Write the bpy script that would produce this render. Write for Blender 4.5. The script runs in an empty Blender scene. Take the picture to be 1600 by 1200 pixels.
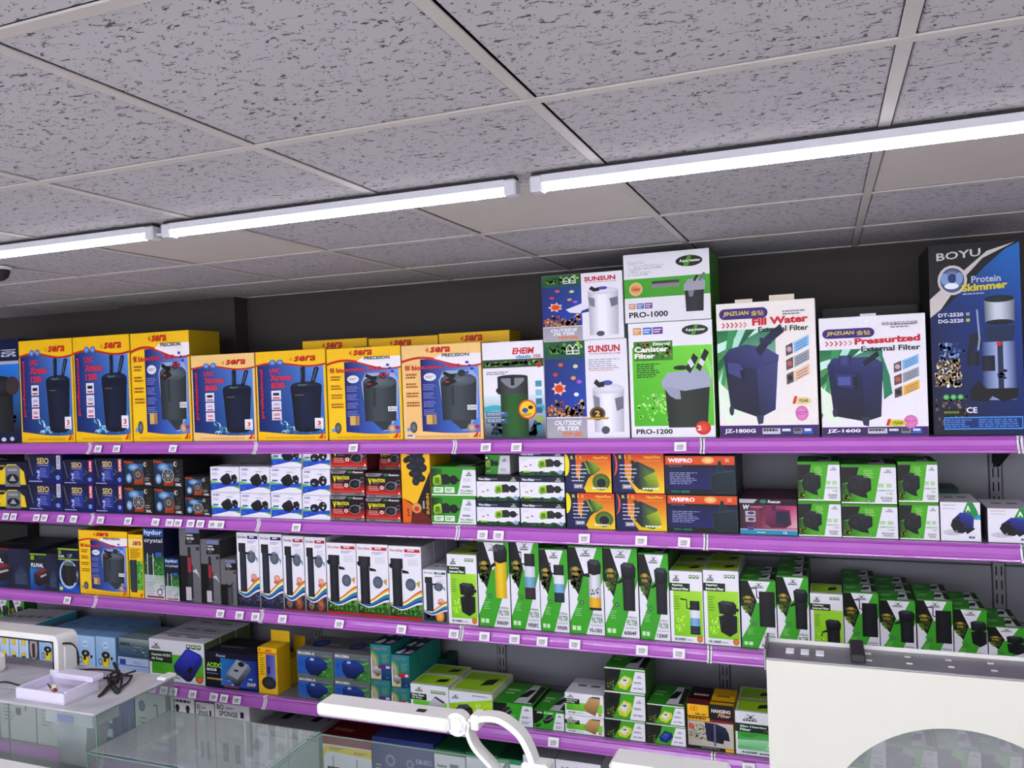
import bpy, math, random
from mathutils import Vector, Matrix

# ------------------------------------------------------------------ camera, world, exposure
S = bpy.context.scene
COL = S.collection
H = 2.60                                   # ceiling height above the floor (m)
F, YAW, PITCH, ROLL = 1270.16, -0.3665, -0.00477, -0.03546
CAM = Vector((1.669, -1.3653, H - 0.4907))
_fw = Vector((math.sin(YAW)*math.cos(PITCH), math.cos(YAW)*math.cos(PITCH), math.sin(PITCH)))
_r0 = Vector((math.cos(YAW), -math.sin(YAW), 0)); _u0 = _r0.cross(_fw)
RT = _r0*math.cos(ROLL) + _u0*math.sin(ROLL)
UP = -_r0*math.sin(ROLL) + _u0*math.cos(ROLL)
FW = _fw
cd = bpy.data.cameras.new('camera'); cam = bpy.data.objects.new('camera', cd); COL.objects.link(cam)
cd.sensor_width = 36; cd.sensor_fit = 'HORIZONTAL'; cd.lens = F/1600*36; cd.clip_start = 0.05
m = Matrix((RT, UP, -FW)).transposed().to_4x4(); m.translation = CAM; cam.matrix_world = m
S.camera = cam
W = bpy.data.worlds.new('world'); S.world = W; W.use_nodes = True
W.node_tree.nodes['Background'].inputs[0].default_value = (0.6, 0.62, 0.66, 1)
W.node_tree.nodes['Background'].inputs[1].default_value = 0.05
S.view_settings.view_transform = 'Standard'; S.view_settings.look = 'None'
S.view_settings.gamma = 1; S.view_settings.use_curve_mapping = False
S.cycles.transparent_max_bounces = 48
S.view_settings.exposure = 0.82
TUBE_POWER = 55.0                          # emission strength of every ceiling tube in the shop

def ray(x, y): return RT*((x-800)/F) - UP*((y-600)/F) + FW
def on_y(x, y, Y):
    d = ray(x, y); return CAM + d*((Y-CAM.y)/d.y)
def on_z(x, y, z):
    d = ray(x, y); return CAM + d*((z-CAM.z)/d.z)

# ------------------------------------------------------------------ helpers
def lin(c):
    if isinstance(c, str):
        c = [int(c[i:i+2], 16)/255 for i in (0, 2, 4)]
    return tuple(v/12.92 if v <= .04045 else ((v+.055)/1.055)**2.4 for v in c[:3]) + (1.0,)
def mat(name, col, rough=.5, metal=0, spec=.5, noise=0, bump=0, scale=40, coat=0, emit=0, trans=0):
    mt = bpy.data.materials.new(name); mt.use_nodes = True
    nt = mt.node_tree; b = nt.nodes['Principled BSDF']
    b.inputs['Base Color'].default_value = lin(col); b.inputs['Roughness'].default_value = rough
    b.inputs['Metallic'].default_value = metal; b.inputs['Specular IOR Level'].default_value = spec
    b.inputs['Coat Weight'].default_value = coat
    if emit:
        b.inputs['Emission Color'].default_value = lin(col); b.inputs['Emission Strength'].default_value = emit
    if trans: b.inputs['Transmission Weight'].default_value = trans
    if noise or bump:
        tc = nt.nodes.new('ShaderNodeTexCoord'); n = nt.nodes.new('ShaderNodeTexNoise')
        n.inputs['Scale'].default_value = scale; n.inputs['Detail'].default_value = 4
        nt.links.new(tc.outputs['Object'], n.inputs['Vector'])
        if noise:
            mx = nt.nodes.new('ShaderNodeMix'); mx.data_type = 'RGBA'; mx.blend_type = 'MULTIPLY'
            rp = nt.nodes.new('ShaderNodeMapRange'); rp.inputs[3].default_value = 1-noise; rp.inputs[4].default_value = 1+noise
            nt.links.new(n.outputs['Fac'], rp.inputs[0]); mx.inputs[0].default_value = 1
            mx.inputs[6].default_value = lin(col); nt.links.new(rp.outputs[0], mx.inputs[7])
            nt.links.new(mx.outputs[2], b.inputs['Base Color'])
        if bump:
            bp = nt.nodes.new('ShaderNodeBump'); bp.inputs['Strength'].default_value = bump; bp.inputs['Distance'].default_value = .002
            nt.links.new(n.outputs['Fac'], bp.inputs['Height']); nt.links.new(bp.outputs['Normal'], b.inputs['Normal'])
    return mt
def print_mat(name, rough, coat):
    mt = bpy.data.materials.new(name); mt.use_nodes = True; nt = mt.node_tree; b = nt.nodes['Principled BSDF']
    a = nt.nodes.new('ShaderNodeAttribute'); a.attribute_name = 'Col'
    tc = nt.nodes.new('ShaderNodeTexCoord'); n = nt.nodes.new('ShaderNodeTexNoise'); n.inputs['Scale'].default_value = 35
    rp = nt.nodes.new('ShaderNodeMapRange'); rp.inputs[3].default_value = .93; rp.inputs[4].default_value = 1.05
    mx = nt.nodes.new('ShaderNodeMix'); mx.data_type = 'RGBA'; mx.blend_type = 'MULTIPLY'; mx.inputs[0].default_value = 1
    nt.links.new(tc.outputs['Object'], n.inputs['Vector']); nt.links.new(n.outputs['Fac'], rp.inputs[0])
    nt.links.new(a.outputs['Color'], mx.inputs[6]); nt.links.new(rp.outputs[0], mx.inputs[7])
    nt.links.new(mx.outputs[2], b.inputs['Base Color'])
    b.inputs['Roughness'].default_value = rough; b.inputs['Coat Weight'].default_value = coat; b.inputs['Coat Roughness'].default_value = .25
    b.inputs['Specular IOR Level'].default_value = .22
    return mt
M = {}
M['print'] = print_mat('printed_card', .45, .03)
M['gloss'] = print_mat('glossy_print', .3, .3)

def obj(name, me, parent=None, loc=None, m=None):
    o = bpy.data.objects.new(name, me); COL.objects.link(o)
    if parent: o.parent = parent
    if loc is not None: o.location = loc
    if m and me and not me.materials: me.materials.append(m)
    return o
def tag(o, label=None, cat=None, group=None, kind=None):
    if label: o['label'] = label
    if cat: o['category'] = cat
    if group: o['group'] = group
    if kind: o['kind'] = kind
    return o
def empty(name, loc, label=None, cat=None, group=None, rz=0):
    o = obj(name, None, None, loc); o.rotation_euler.z = rz; o.empty_display_size = .05
    return tag(o, label, cat, group)
class MB:
    """collects boxes, prisms and tubes into one mesh"""
    def __init__(s): s.v = []; s.f = []; s.c = []
    def add(s, vs, fs, col=None):
        n = len(s.v); s.v += [tuple(v) for v in vs]; s.f += [tuple(i+n for i in f) for f in fs]
        s.c += [col]*len(fs); return s
    def box(s, x0, y0, z0, x1, y1, z1, b=0, col=None):
        if b <= 0:
            vs = [(x, y, z) for z in (z0, z1) for y in (y0, y1) for x in (x0, x1)]
            return s.add(vs, [(0,2,3,1),(4,5,7,6),(0,1,5,4),(2,6,7,3),(0,4,6,2),(1,3,7,5)], col)
        # chamfered box
        vs = []; idx = {}
        for ix, X in ((0, x0), (1, x1)):
            for iy, Y in ((0, y0), (1, y1)):
                for iz, Z in ((0, z0), (1, z1)):
                    sx, sy, sz = (b if ix == 0 else -b), (b if iy == 0 else -b), (b if iz == 0 else -b)
                    for ax in range(3):
                        p = [X+sx, Y+sy, Z+sz]; p[ax] = (X, Y, Z)[ax]
                        idx[ix, iy, iz, ax] = len(vs); vs.append(tuple(p))
        fs = []
        for sgn in (0, 1):
            fs.append([idx[sgn, a, c, 0] for a, c in ((0,0),(1,0),(1,1),(0,1))])
            fs.append([idx[a, sgn, c, 1] for a, c in ((0,0),(1,0),(1,1),(0,1))])
            fs.append([idx[a, c, sgn, 2] for a, c in ((0,0),(1,0),(1,1),(0,1))])
        for a in (0, 1):
            for c in (0, 1):
                fs.append([idx[a,c,0,0], idx[a,c,1,0], idx[a,c,1,1], idx[a,c,0,1]])
                fs.append([idx[a,0,c,0], idx[a,1,c,0], idx[a,1,c,2], idx[a,0,c,2]])
                fs.append([idx[0,a,c,1], idx[1,a,c,1], idx[1,a,c,2], idx[0,a,c,2]])
        for a in (0, 1):
            for c in (0, 1):
                for e in (0, 1): fs.append([idx[a,c,e,0], idx[a,c,e,1], idx[a,c,e,2]])
        cx = Vector(((x0+x1)/2, (y0+y1)/2, (z0+z1)/2)); out = []
        for f in fs:
            ps = [Vector(vs[i]) for i in f]; n = (ps[1]-ps[0]).cross(ps[2]-ps[0]); ctr = sum(ps, Vector())/len(ps)
            out.append(tuple(f) if n.dot(ctr-cx) > 0 else tuple(reversed(f)))
        return s.add(vs, out, col)
    def prism(s, prof, x0, x1, axis='x', col=None):
        """closed 2d profile extruded along an axis ('x': profile is (y,z); 'y': (x,z))"""
        n = len(prof)
        mk = (lambda t, p: (t, p[0], p[1])) if axis == 'x' else ((lambda t, p: (p[0], t, p[1])) if axis == 'y' else (lambda t, p: (p[0], p[1], t)))
        vs = [mk(x0, p) for p in prof] + [mk(x1, p) for p in prof]
        fs = [(i, (i+1) % n, (i+1) % n+n, i+n) for i in range(n)] + [tuple(range(n-1, -1, -1)), tuple(range(n, 2*n))]
        return s.add(vs, fs, col)
    def tube(s, pts, r, n=8, col=None, cap=True):
        pts = [Vector(p) for p in pts]; vs = []; fs = []; up = None
        rs = r if isinstance(r, (list, tuple)) else [r]*len(pts)
        for i, p in enumerate(pts):
            t = (pts[min(i+1, len(pts)-1)]-pts[max(i-1, 0)]).normalized()
            if up is None: up = t.orthogonal().normalized()
            up = (up - t*up.dot(t)).normalized(); w = t.cross(up)
            for k in range(n):
                a = 2*math.pi*k/n; vs.append(p + (up*math.cos(a)+w*math.sin(a))*rs[i])
        for i in range(len(pts)-1):
            for k in range(n): fs.append((i*n+k, i*n+(k+1) % n, (i+1)*n+(k+1) % n, (i+1)*n+k))
        if cap: fs += [tuple(range(n-1, -1, -1)), tuple(range((len(pts)-1)*n, len(pts)*n))]
        return s.add(vs, fs, col)
    def lathe(s, prof, cx, cy, n=20, col=None):
        vs = [(cx+r*math.cos(2*math.pi*k/n), cy+r*math.sin(2*math.pi*k/n), z) for r, z in prof for k in range(n)]
        fs = [(i*n+k, i*n+(k+1) % n, (i+1)*n+(k+1) % n, (i+1)*n+k) for i in range(len(prof)-1) for k in range(n)]
        fs += [tuple(range(n-1, -1, -1)), tuple(range((len(prof)-1)*n, len(prof)*n))]
        return s.add(vs, fs, col)
    def mesh(s, name, m=None, smooth=False):
        me = bpy.data.meshes.new(name); me.from_pydata(s.v, [], s.f)
        if any(c is not None for c in s.c):
            at = me.color_attributes.new('Col', 'FLOAT_COLOR', 'CORNER'); k = 0
            for p, c in zip(me.polygons, s.c):
                L = lin(c or 'ffffff')
                for _ in p.vertices: at.data[k].color = L; k += 1
        if smooth:
            for p in me.polygons: p.use_smooth = True
        if m: me.materials.append(m)
        me.update(); return me
    def build(s, name, m, parent=None, loc=None, smooth=False):
        return obj(name, s.mesh(name, m, smooth), parent, loc)
def smooth_path(pts, k=6):
    """Catmull-Rom through points"""
    P = [Vector(p) for p in pts]; P = [P[0]*2-P[1]] + P + [P[-1]*2-P[-2]]; out = []
    for i in range(1, len(P)-2):
        for j in range(k):
            t = j/k; a, b, c, d = P[i-1], P[i], P[i+1], P[i+2]
            out.append(.5*((2*b)+(c-a)*t+(2*a-5*b+4*c-d)*t*t+(3*b-a-3*c+d)*t**3))
    out.append(P[-2]); return out

# ------------------------------------------------------------------ printed artwork: flat shapes on a unit face
_glyph = {}
def glyphs(s, bold, ital):
    k = (s, bold, ital)
    if k not in _glyph:
        cu = bpy.data.curves.new('t', 'FONT'); cu.body = s; cu.resolution_u = 2; cu.offset = bold; cu.shear = ital; cu.fill_mode = 'FRONT'
        o = bpy.data.objects.new('t', cu); COL.objects.link(o)
        me = bpy.data.meshes.new_from_object(o)
        vs = [(v.co.x, v.co.y) for v in me.vertices]; fs = [tuple(p.vertices) for p in me.polygons]
        bpy.data.objects.remove(o); bpy.data.curves.remove(cu); bpy.data.meshes.remove(me)
        if vs:
            x0 = min(v[0] for v in vs); x1 = max(v[0] for v in vs); y0 = min(v[1] for v in vs); y1 = max(v[1] for v in vs)
            vs = [((x-x0)/max(x1-x0, 1e-6), (y-y0)/max(y1-y0, 1e-6)) for x, y in vs]
        _glyph[k] = (vs, fs)
    return _glyph[k]
class Art:
    def __init__(s): s.P = {}; s.cur = 'artwork'; s.n = 0; s.k = 0
    def part(s, n): s.cur = n; return s
    def sep(s, n): s.k += 1; s.cur = (n, s.k); return s
    def add(s, vs, fs, cols):
        s.n += 1; y = -4e-5*s.n; vs = [(min(max(a, 0), 1), min(max(b, 0), 1)) for a, b in vs]; key = s.cur
        if (s.cur == 'lettering' or s.cur[0] == 'lettering') and vs:          # every larger word or mark is a part of its own
            w = max(v[0] for v in vs)-min(v[0] for v in vs); h = max(v[1] for v in vs)-min(v[1] for v in vs)
            if w*h > .006: s.k += 1; key = ('lettering', s.k)
        d = s.P.setdefault(key, ([], [], [])); k = len(d[0])
        d[0].extend((x-.5, y, z) for x, z in vs); d[1].extend(tuple(i+k for i in f) for f in fs); d[2].extend(cols)
    def g(s, pts, c):
        cs = [lin(q) for q in c] if isinstance(c, list) else [lin(c)]*len(pts)
        if sum(pts[i-1][0]*pts[i][1]-pts[i][0]*pts[i-1][1] for i in range(len(pts))) < 0: pts = pts[::-1]; cs = cs[::-1]
        s.add(pts, [tuple(range(len(pts)))], cs); return s
    def r(s, x0, y0, x1, y1, c, c2=None):
        c2 = c2 or c
        return s.g([(x0,y0),(x1,y0),(x1,y1),(x0,y1)], [c, c, c2, c2])
    def q(s, x0, y0, x1, y1, bl, br, tr, tl):
        n = 4; vs = []; cs = []; C = [lin(v) for v in (bl, br, tr, tl)]
        for j in range(n+1):
            for i in range(n+1):
                a, b = i/n, j/n; vs.append((x0+(x1-x0)*a, y0+(y1-y0)*b))
                cs.append(tuple((C[0][k]*(1-a)+C[1][k]*a)*(1-b)+(C[3][k]*(1-a)+C[2][k]*a)*b for k in range(4)))
        s.add(vs, [(j*5+i, j*5+i+1, j*5+i+6, j*5+i+5) for j in range(n) for i in range(n)], cs); return s
    def e(s, cx, cy, rx, ry, c, c2=None, n=18):
        vs = [(cx, cy)] + [(cx+rx*math.cos(2*math.pi*k/n), cy+ry*math.sin(2*math.pi*k/n)) for k in range(n)]
        s.add(vs, [(0, 1+k, 1+(k+1) % n) for k in range(n)], [lin(c2 or c)] + [lin(c)]*n); return s
    def ring(s, cx, cy, rx, ry, w, c, n=20):
        vs = [(cx+rx*q*math.cos(2*math.pi*k/n), cy+ry*q*math.sin(2*math.pi*k/n)) for q in (1, 1-w) for k in range(n)]
        s.add(vs, [(k, (k+1) % n, n+(k+1) % n, n+k) for k in range(n)], [lin(c)]*(2*n)); return s
    def t(s, txt, x0, y0, x1, y1, c, b=.0, i=0, rot=0, rise=0):
        vs, fs = glyphs(txt, b, i)
        if rot: vs = [(x0+(1-y)*(x1-x0), y0+x*(y1-y0)) for x, y in vs]
        else: vs = [(x0+x*(x1-x0), y0+y*(y1-y0)+rise*x) for x, y in vs]
        s.add(vs, fs, [lin(c)]*len(vs)); return s
    def L(s, x0, y0, x1, y1, n, c, seed=1, fill=.5):
        rd = random.Random(seed); h = (y1-y0)/n; vs = []; fs = []
        for k in range(n):
            x = x0; y = y1-(k+.75)*h; xe = x1-(x1-x0)*rd.random()*.35
            while x < xe:
                w = min((x1-x0)*rd.uniform(.08, .22), xe-x); i = len(vs)
                vs += [(x,y),(x+w,y),(x+w,y+h*fill),(x,y+h*fill)]; fs.append((i,i+1,i+2,i+3)); x += w+(x1-x0)*.03
        s.add(vs, fs, [lin(c)]*len(vs)); return s
    def sp(s, x0, y0, x1, y1, cols, n, sz, seed=1, asp=1, top=None):
        rd = random.Random(seed); vs = []; fs = []; cs = []
        for k in range(n):
            x = rd.uniform(x0+sz, x1-sz); yt = y1 if top is None else y0+(y1-y0)*top((x-x0)/(x1-x0))
            y = y0+sz*asp+(yt-y0-2*sz*asp)*rd.random(); a = rd.random()*6.28; i = len(vs); r = sz*rd.uniform(.4, 1); c = lin(rd.choice(cols))
            for j in range(5):
                q = a+j*1.2566; rr = r*rd.uniform(.5, 1); vs.append((x+rr*math.cos(q), y+rr*asp*math.sin(q))); cs.append(c)
            fs.append((i, i+1, i+2, i+3, i+4))
        s.add(vs, fs, cs); return s
    def cv(s, pts, w, c, asp=1):
        P = [Vector((p[0], p[1]/asp)) for p in pts]; vs = []
        for i, p in enumerate(P):
            t = (P[min(i+1, len(P)-1)]-P[max(i-1, 0)]).normalized(); nn = Vector((-t.y, t.x))*w/2
            vs += [((p+nn).x, (p+nn).y*asp), ((p-nn).x, (p-nn).y*asp)]
        s.add(vs, [(2*i, 2*i+1, 2*i+3, 2*i+2) for i in range(len(P)-1)], [lin(c)]*len(vs)); return s
    def wave(s, x0, x1, lo, hi, c, n=14, c2=None):
        vs = []; cs = []
        for k in range(n+1):
            u = k/n; x = x0+(x1-x0)*u; vs += [(x, lo(u)), (x, hi(u))]; cs += [lin(c), lin(c2 or c)]
        s.add(vs, [(2*k, 2*k+2, 2*k+3, 2*k+1) for k in range(n)], cs); return s
    def cyl(s, x0, y0, x1, y1, dk, lt, tp=0, hl=.35):
        w = x1-x0; b0, b1 = x0+w*tp, x1-w*tp
        for a, b, ca, cb in ((0, hl, dk, lt), (hl, hl+.2, lt, lt), (hl+.2, 1, lt, dk)):
            s.g([(b0+(b1-b0)*a, y0), (b0+(b1-b0)*b, y0), (x0+w*b, y1), (x0+w*a, y1)], [ca, cb, cb, ca])
        return s
    def meshes(s, name, m):
        out = []
        for n, (v, f, c) in s.P.items():
            n = n[0] if isinstance(n, tuple) else n; me = bpy.data.meshes.new(name+'_'+n); me.from_pydata(v, [], f)
            at = me.color_attributes.new('Col', 'FLOAT_COLOR', 'POINT')
            at.data.foreach_set('color', [v for q in c for v in (q[0]**1.2, q[1]**1.2, q[2]**1.2, 1.0)]); me.materials.append(m); me.update(); out.append((n, me))
        return out
sin = math.sin
# ------------------------------------------------------------------ the room
XL, XR, YN, YW = -5.4, 5.4, -6.37, 2.22
def tile_mat():
    mt = bpy.data.materials.new('fissured_tile'); mt.use_nodes = True; nt = mt.node_tree; b = nt.nodes['Principled BSDF']
    N = nt.nodes.new; Lk = nt.links.new
    tc = N('ShaderNodeTexCoord'); oi = N('ShaderNodeObjectInfo'); ad = N('ShaderNodeVectorMath'); ad.operation = 'ADD'
    sc = N('ShaderNodeVectorMath'); sc.operation = 'SCALE'; sc.inputs['Scale'].default_value = 37.0
    cb = N('ShaderNodeCombineXYZ'); Lk(oi.outputs['Random'], cb.inputs[0]); Lk(oi.outputs['Random'], cb.inputs[1])
    Lk(cb.outputs[0], sc.inputs[0]); Lk(tc.outputs['Object'], ad.inputs[0]); Lk(sc.outputs[0], ad.inputs[1])
    def noise(vx, vy, scale, det, dist):
        mp = N('ShaderNodeMapping'); mp.inputs['Scale'].default_value = (vx, vy, 1); Lk(ad.outputs[0], mp.inputs[0])
        n = N('ShaderNodeTexNoise'); n.inputs['Scale'].default_value = scale; n.inputs['Detail'].default_value = det; n.inputs['Distortion'].default_value = dist
        Lk(mp.outputs[0], n.inputs['Vector']); return n.outputs['Fac']
    def math_(op, a, bb):
        k = N('ShaderNodeMath'); k.operation = op
        for i, v in enumerate((a, bb)):
            if hasattr(v, 'default_value') or hasattr(v, 'links'): Lk(v, k.inputs[i])
            else: k.inputs[i].default_value = v
        return k.outputs[0]
    n1 = noise(1, 2.6, 22, 2.5, 1.0); ridge = math_('ABSOLUTE', math_('SUBTRACT', n1, .5), 0)
    line = math_('LESS_THAN', ridge, .022)
    m1 = math_('GREATER_THAN', noise(1, 1.4, 48, 1, 0), .545)
    worm = math_('MULTIPLY', line, m1)
    vo = N('ShaderNodeTexVoronoi'); vo.inputs['Scale'].default_value = 130; Lk(ad.outputs[0], vo.inputs['Vector'])
    dot = math_('MULTIPLY', math_('LESS_THAN', vo.outputs['Distance'], .2), math_('GREATER_THAN', noise(1, 1, 60, 1, 0), .52))
    hole = math_('MAXIMUM', worm, dot)
    mx = N('ShaderNodeMix'); mx.data_type = 'RGBA'; Lk(hole, mx.inputs[0])
    mx.inputs[6].default_value = lin('aeabaf'); mx.inputs[7].default_value = lin('4a4749')
    Lk(mx.outputs[2], b.inputs['Base Color']); b.inputs['Roughness'].default_value = .9
    bp = N('ShaderNodeBump'); bp.inputs['Strength'].default_value = .5; bp.inputs['Distance'].default_value = .002; bp.invert = True
    Lk(hole, bp.inputs['Height']); Lk(bp.outputs[0], b.inputs['Normal'])
    return mt
M['tile'] = tile_mat()
M['plain_tile'] = mat('plain_ceiling_panel', 'c0b9b2', .6, noise=.06, scale=6)
M['tbar'] = mat('painted_grid', 'b6b1ac', .45, noise=.04, scale=9)
M['plenum'] = mat('dark_void', '121212', .9, noise=.1)
M['wall'] = mat('charcoal_paint', '36322f', .8, noise=.06, bump=.1, scale=12)
M['wall2'] = mat('pale_paint', 'e4e2de', .8, noise=.05, scale=5)
M['floor'] = mat('floor_tile', 'e2dfda', .35, noise=.08, scale=7)

MB().box(XL, YN, -.1, XR, YW+.1, 0).build('floor', M['floor'])['kind'] = 'structure'
MB().box(XL, YW, 0, XR, YW+.1, H+.3).build('wall_back', M['wall'])['kind'] = 'structure'
MB().box(XL-.1, YN, 0, XL, YW+.1, H+.3).build('wall_left', M['wall2'])['kind'] = 'structure'
MB().box(XR, YN, 0, XR+.1, YW+.1, H+.3).build('wall_right', M['wall2'])['kind'] = 'structure'
MB().box(XL, YN-.1, 0, XR, YN, H+.3).build('wall_front', M['wall2'])['kind'] = 'structure'
win = obj('added_window_1', None, None, (0, YN+.002, 0)); win['kind'] = 'structure'; win['label'] = 'unseen window added behind the viewer, bright with daylight'
M['daylight'] = mat('daylight_pane', 'eef2ff', .3, emit=3.0, noise=.01)  # window added out of view; its glowing panes brighten the shelf fronts
M['window_frame'] = mat('white_window_frame', 'dcdcda', .4, noise=.03)
for k in range(5):
    MB().box(-3.0+1.4*k+.03, 0, .45, -1.6+1.4*k-.03, .008, 2.15).build('pane', M['daylight'], win)  # glowing panes of the added window
for k in range(6): MB().box(-3.0+1.4*k-.03, 0, .39, -3.0+1.4*k+.03, .03, 2.21).build('added_mullion', M['window_frame'], win)
for z in (.39, 2.15): MB().box(-3.03, 0, z, 4.03, .03, z+.06).build('added_window_rail', M['window_frame'], win)
o = MB().box(-2.02, 2.12, 0, -1.22, YW, H-.002).build('trim_1', M['wall']); o['kind'] = 'structure'; o['label'] = 'boxed pillar standing proud of the dark back wall'
o = MB().box(XL, 2.17, 0, -2.021, YW, H-.002).build('trim_2', M['wall']); o['kind'] = 'structure'; o['label'] = 'shallow dark casing along the back wall'

PX, PY = .6, .579                          # ceiling grid pitch
ceil = obj('ceiling', None, None, (0, 0, H)); ceil['kind'] = 'structure'
MB().box(XL, YN, .05, XR, YW, .09).build('ceiling_deck', M['plenum'], ceil)
tw, th = PX-.027, PY-.027
tile_me = MB().box(-tw/2, -th/2, .003, tw/2, th/2, .02, .0025).mesh('ceiling_tile', M['tile'])
edge_me = None
plain_me = MB().box(-tw/2, -th/2, .004, tw/2, th/2, .016, .0025).mesh('plain_tile', M['plain_tile'])
for j in range(-11, 4):
    y0 = j*PY; y1 = min(y0+PY, YW-.012)
    for i in range(-9, 9):
        plain = (j == 1 and i in (-1, 1, 3)) or (j == -6 and i % 2 == 0)
        t = obj('ceiling_tile', plain_me if plain else tile_me, ceil, ((i+.5)*PX+.0012, (y0+y1)/2+.0008, 0))
        if y1-y0 < PY-.01: t.scale.y = (y1-y0-.024)/th
bx = MB().box(XL, -.012, 0, XR, .012, .004, .0008).mesh('grid_runner', M['tbar'])
for j in range(-11, 5):
    if j*PY < YW-.02: obj('grid_runner', bx, ceil, (0, j*PY, 0))
cx_me = MB().box(-.0118, .0125, .0003, .0118, PY-.0125, .004, .0008).mesh('grid_cross_bar', M['tbar'])
for j in range(-11, 4):
    for i in range(-8, 9):
        t = obj('grid_cross_bar', cx_me, ceil, (i*PX, j*PY, 0))
        if j == 3: t.scale.y = (YW-j*PY-.03)/(PY-.025)
MB().box(XL, YW-.022, -.0002, XR, YW, .004, .0008).build('wall_angle', M['tbar'], ceil)

# ------------------------------------------------------------------ ceiling tubes
M['tube'] = mat('lit_diffuser', 'f6f4ff', .4, emit=TUBE_POWER, noise=.01)
M['tube_side'] = mat('lit_diffuser_side', 'f6f4ff', .4, emit=TUBE_POWER*.07, noise=.01)
M['lamp_body'] = mat('white_lamp_housing', 'c9c8cf', .35, noise=.03)
M['lamp_gap'] = mat('shadow_gasket', '1b1a1c', .7, noise=.05)
def make_tube(name, x0, x1, y, label, group=None):
    t = empty(name, ((x0+x1)/2, y, H), label, 'light', group); w = (x1-x0)/2
    MB().box(-w+.004, -.012, -.008, w-.004, .016, -.0005).build('mounting_strip', M['lamp_gap'], t)
    MB().prism([(-.0175, -.008), (-.0175, -.026), (-.0168, -.026), (-.0168, -.024), (.0168, -.024), (.0168, -.026), (.0175, -.026), (.0175, -.008)], -w+.03, w-.03).build('housing', M['lamp_body'], t)
    pr = [(-.0165, -.0245)] + [(-.0165*math.cos(a), -.0245-.020*math.sin(a)) for a in [math.pi*k/8 for k in range(1, 8)]] + [(.0165, -.0245)]
    df = MB().prism(pr, -w+.034, w-.034).build('diffuser', M['tube'], t); df.data.materials.append(M['tube_side'])
    for f in df.data.polygons: f.material_index = 0 if abs(f.normal.z) > .8 else 1      # the strip throws its light downward
    for s in (-1, 1):
        MB().box(s*w-.032 if s > 0 else -w, -.0195, -.0465, s*w if s > 0 else -w+.032, .0195, -.008, .004).build('end_cap', M['lamp_body'], t)
    return t
TY = .478
for k, (a, b, lab) in enumerate(((-2.46, -1.31, 'lit white ceiling tube above the far yellow cartons'), (-1.27, -.125, 'lit white ceiling tube above the tall blue and yellow cartons'),
        (-.095, .995, 'lit white ceiling tube under the two plain ceiling panels'), (1.03, 2.18, 'lit white ceiling tube above the stacked white canister cartons'),
        (2.215, 3.36, 'lit white ceiling tube above the tall black and blue carton'))):
    make_tube('ceiling_tube', a, b, TY, lab, 'ceiling tubes in front of the shelves')
MB().tube([(-.135, TY, H-.03), (-.11, TY, H-.033), (-.085, TY, H-.03)], .005).build('tube_connector', M['lamp_body'])
tag(bpy.data.objects['tube_connector'], 'short white link cable joining two ceiling tubes', 'cable')
for y in (-.68, -1.84, -2.42, -3.0, -3.58, -4.16, -4.74, -5.32):  # tube rows out of view, added to brighten the carton fronts
    for k in range(6):
        if y > -1 and k < 4: continue
        make_tube('ceiling_tube', -3.6+k*1.2, -2.44+k*1.2, y, 'lit white ceiling tube over the shop aisle', 'ceiling tubes over the aisle')  # added tubes out of view, not part of the seen row
# dome camera at the far end
p = on_z(-3, 417, H)
dc = empty('dome_camera', (p.x, p.y, H), 'small dark dome camera under the ceiling', 'camera')
MB().lathe([(.045, -.012), (.05, -.006), (.05, -.0005)], 0, 0).build('base', M['lamp_body'], dc)
MB().lathe([(.004, -.055), (.02, -.05), (.033, -.038), (.038, -.02), (.038, -.0122)], 0, 0).build('dome', M['lamp_gap'], dc, smooth=True)

# ------------------------------------------------------------------ gondola shelving
YS, YB = 1.66, 2.08                        # rail face, back panel
DIV = [-2.755, -1.752, -.745, .25, 1.247, 2.25, 3.25]
ZS = [H-.727, H-1.079, H-1.492, H-1.885, H-2.30]
M['panel'] = mat('grey_steel_panel', '7a7a82', .5, noise=.05, scale=6, spec=.4)
M['slot'] = mat('slot_shadow', '070708', .9, noise=.05)
M['board'] = mat('grey_steel_shelf', '6d6d74', .45, noise=.05)
def rail_mat():
    mt = mat('purple_price_rail', 'ae58ba', .28, coat=.6, noise=.05, scale=8); return mt
M['rail'] = rail_mat()
M['clip'] = mat('clear_white_clip', 'e6dfe8', .3, noise=.03)
M['tag'] = mat('white_tag', 'efecf0', .6, noise=.02)
M['ink'] = mat('tag_ink', '7a777c', .7, noise=.05)
for k in range(len(DIV)-1):                # back panels with slotted uprights between them
    z = .12; n = 0
    bp = empty('back_panel', ((DIV[k]+DIV[k+1])/2, YB, .0), ['grey steel back panel of the far left bay', 'grey steel back panel behind the blue pump boxes', 'grey steel back panel behind the slim white filter boxes',
        'grey steel back panel behind the green internal filter boxes', 'grey steel back panel behind the lime internal filter boxes', 'grey steel back panel of the bay beyond the black and blue carton'][k], 'shelf panel', 'back panels of the wall shelving')
    w = (DIV[k+1]-DIV[k])/2-.022
    for z0 in [.1+.21*q for q in range(9)]:
        MB().box(-w, 0, z0+.0015, w, .012, z0+.2085, .003).build('panel_sheet', M['panel'], bp)
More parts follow.
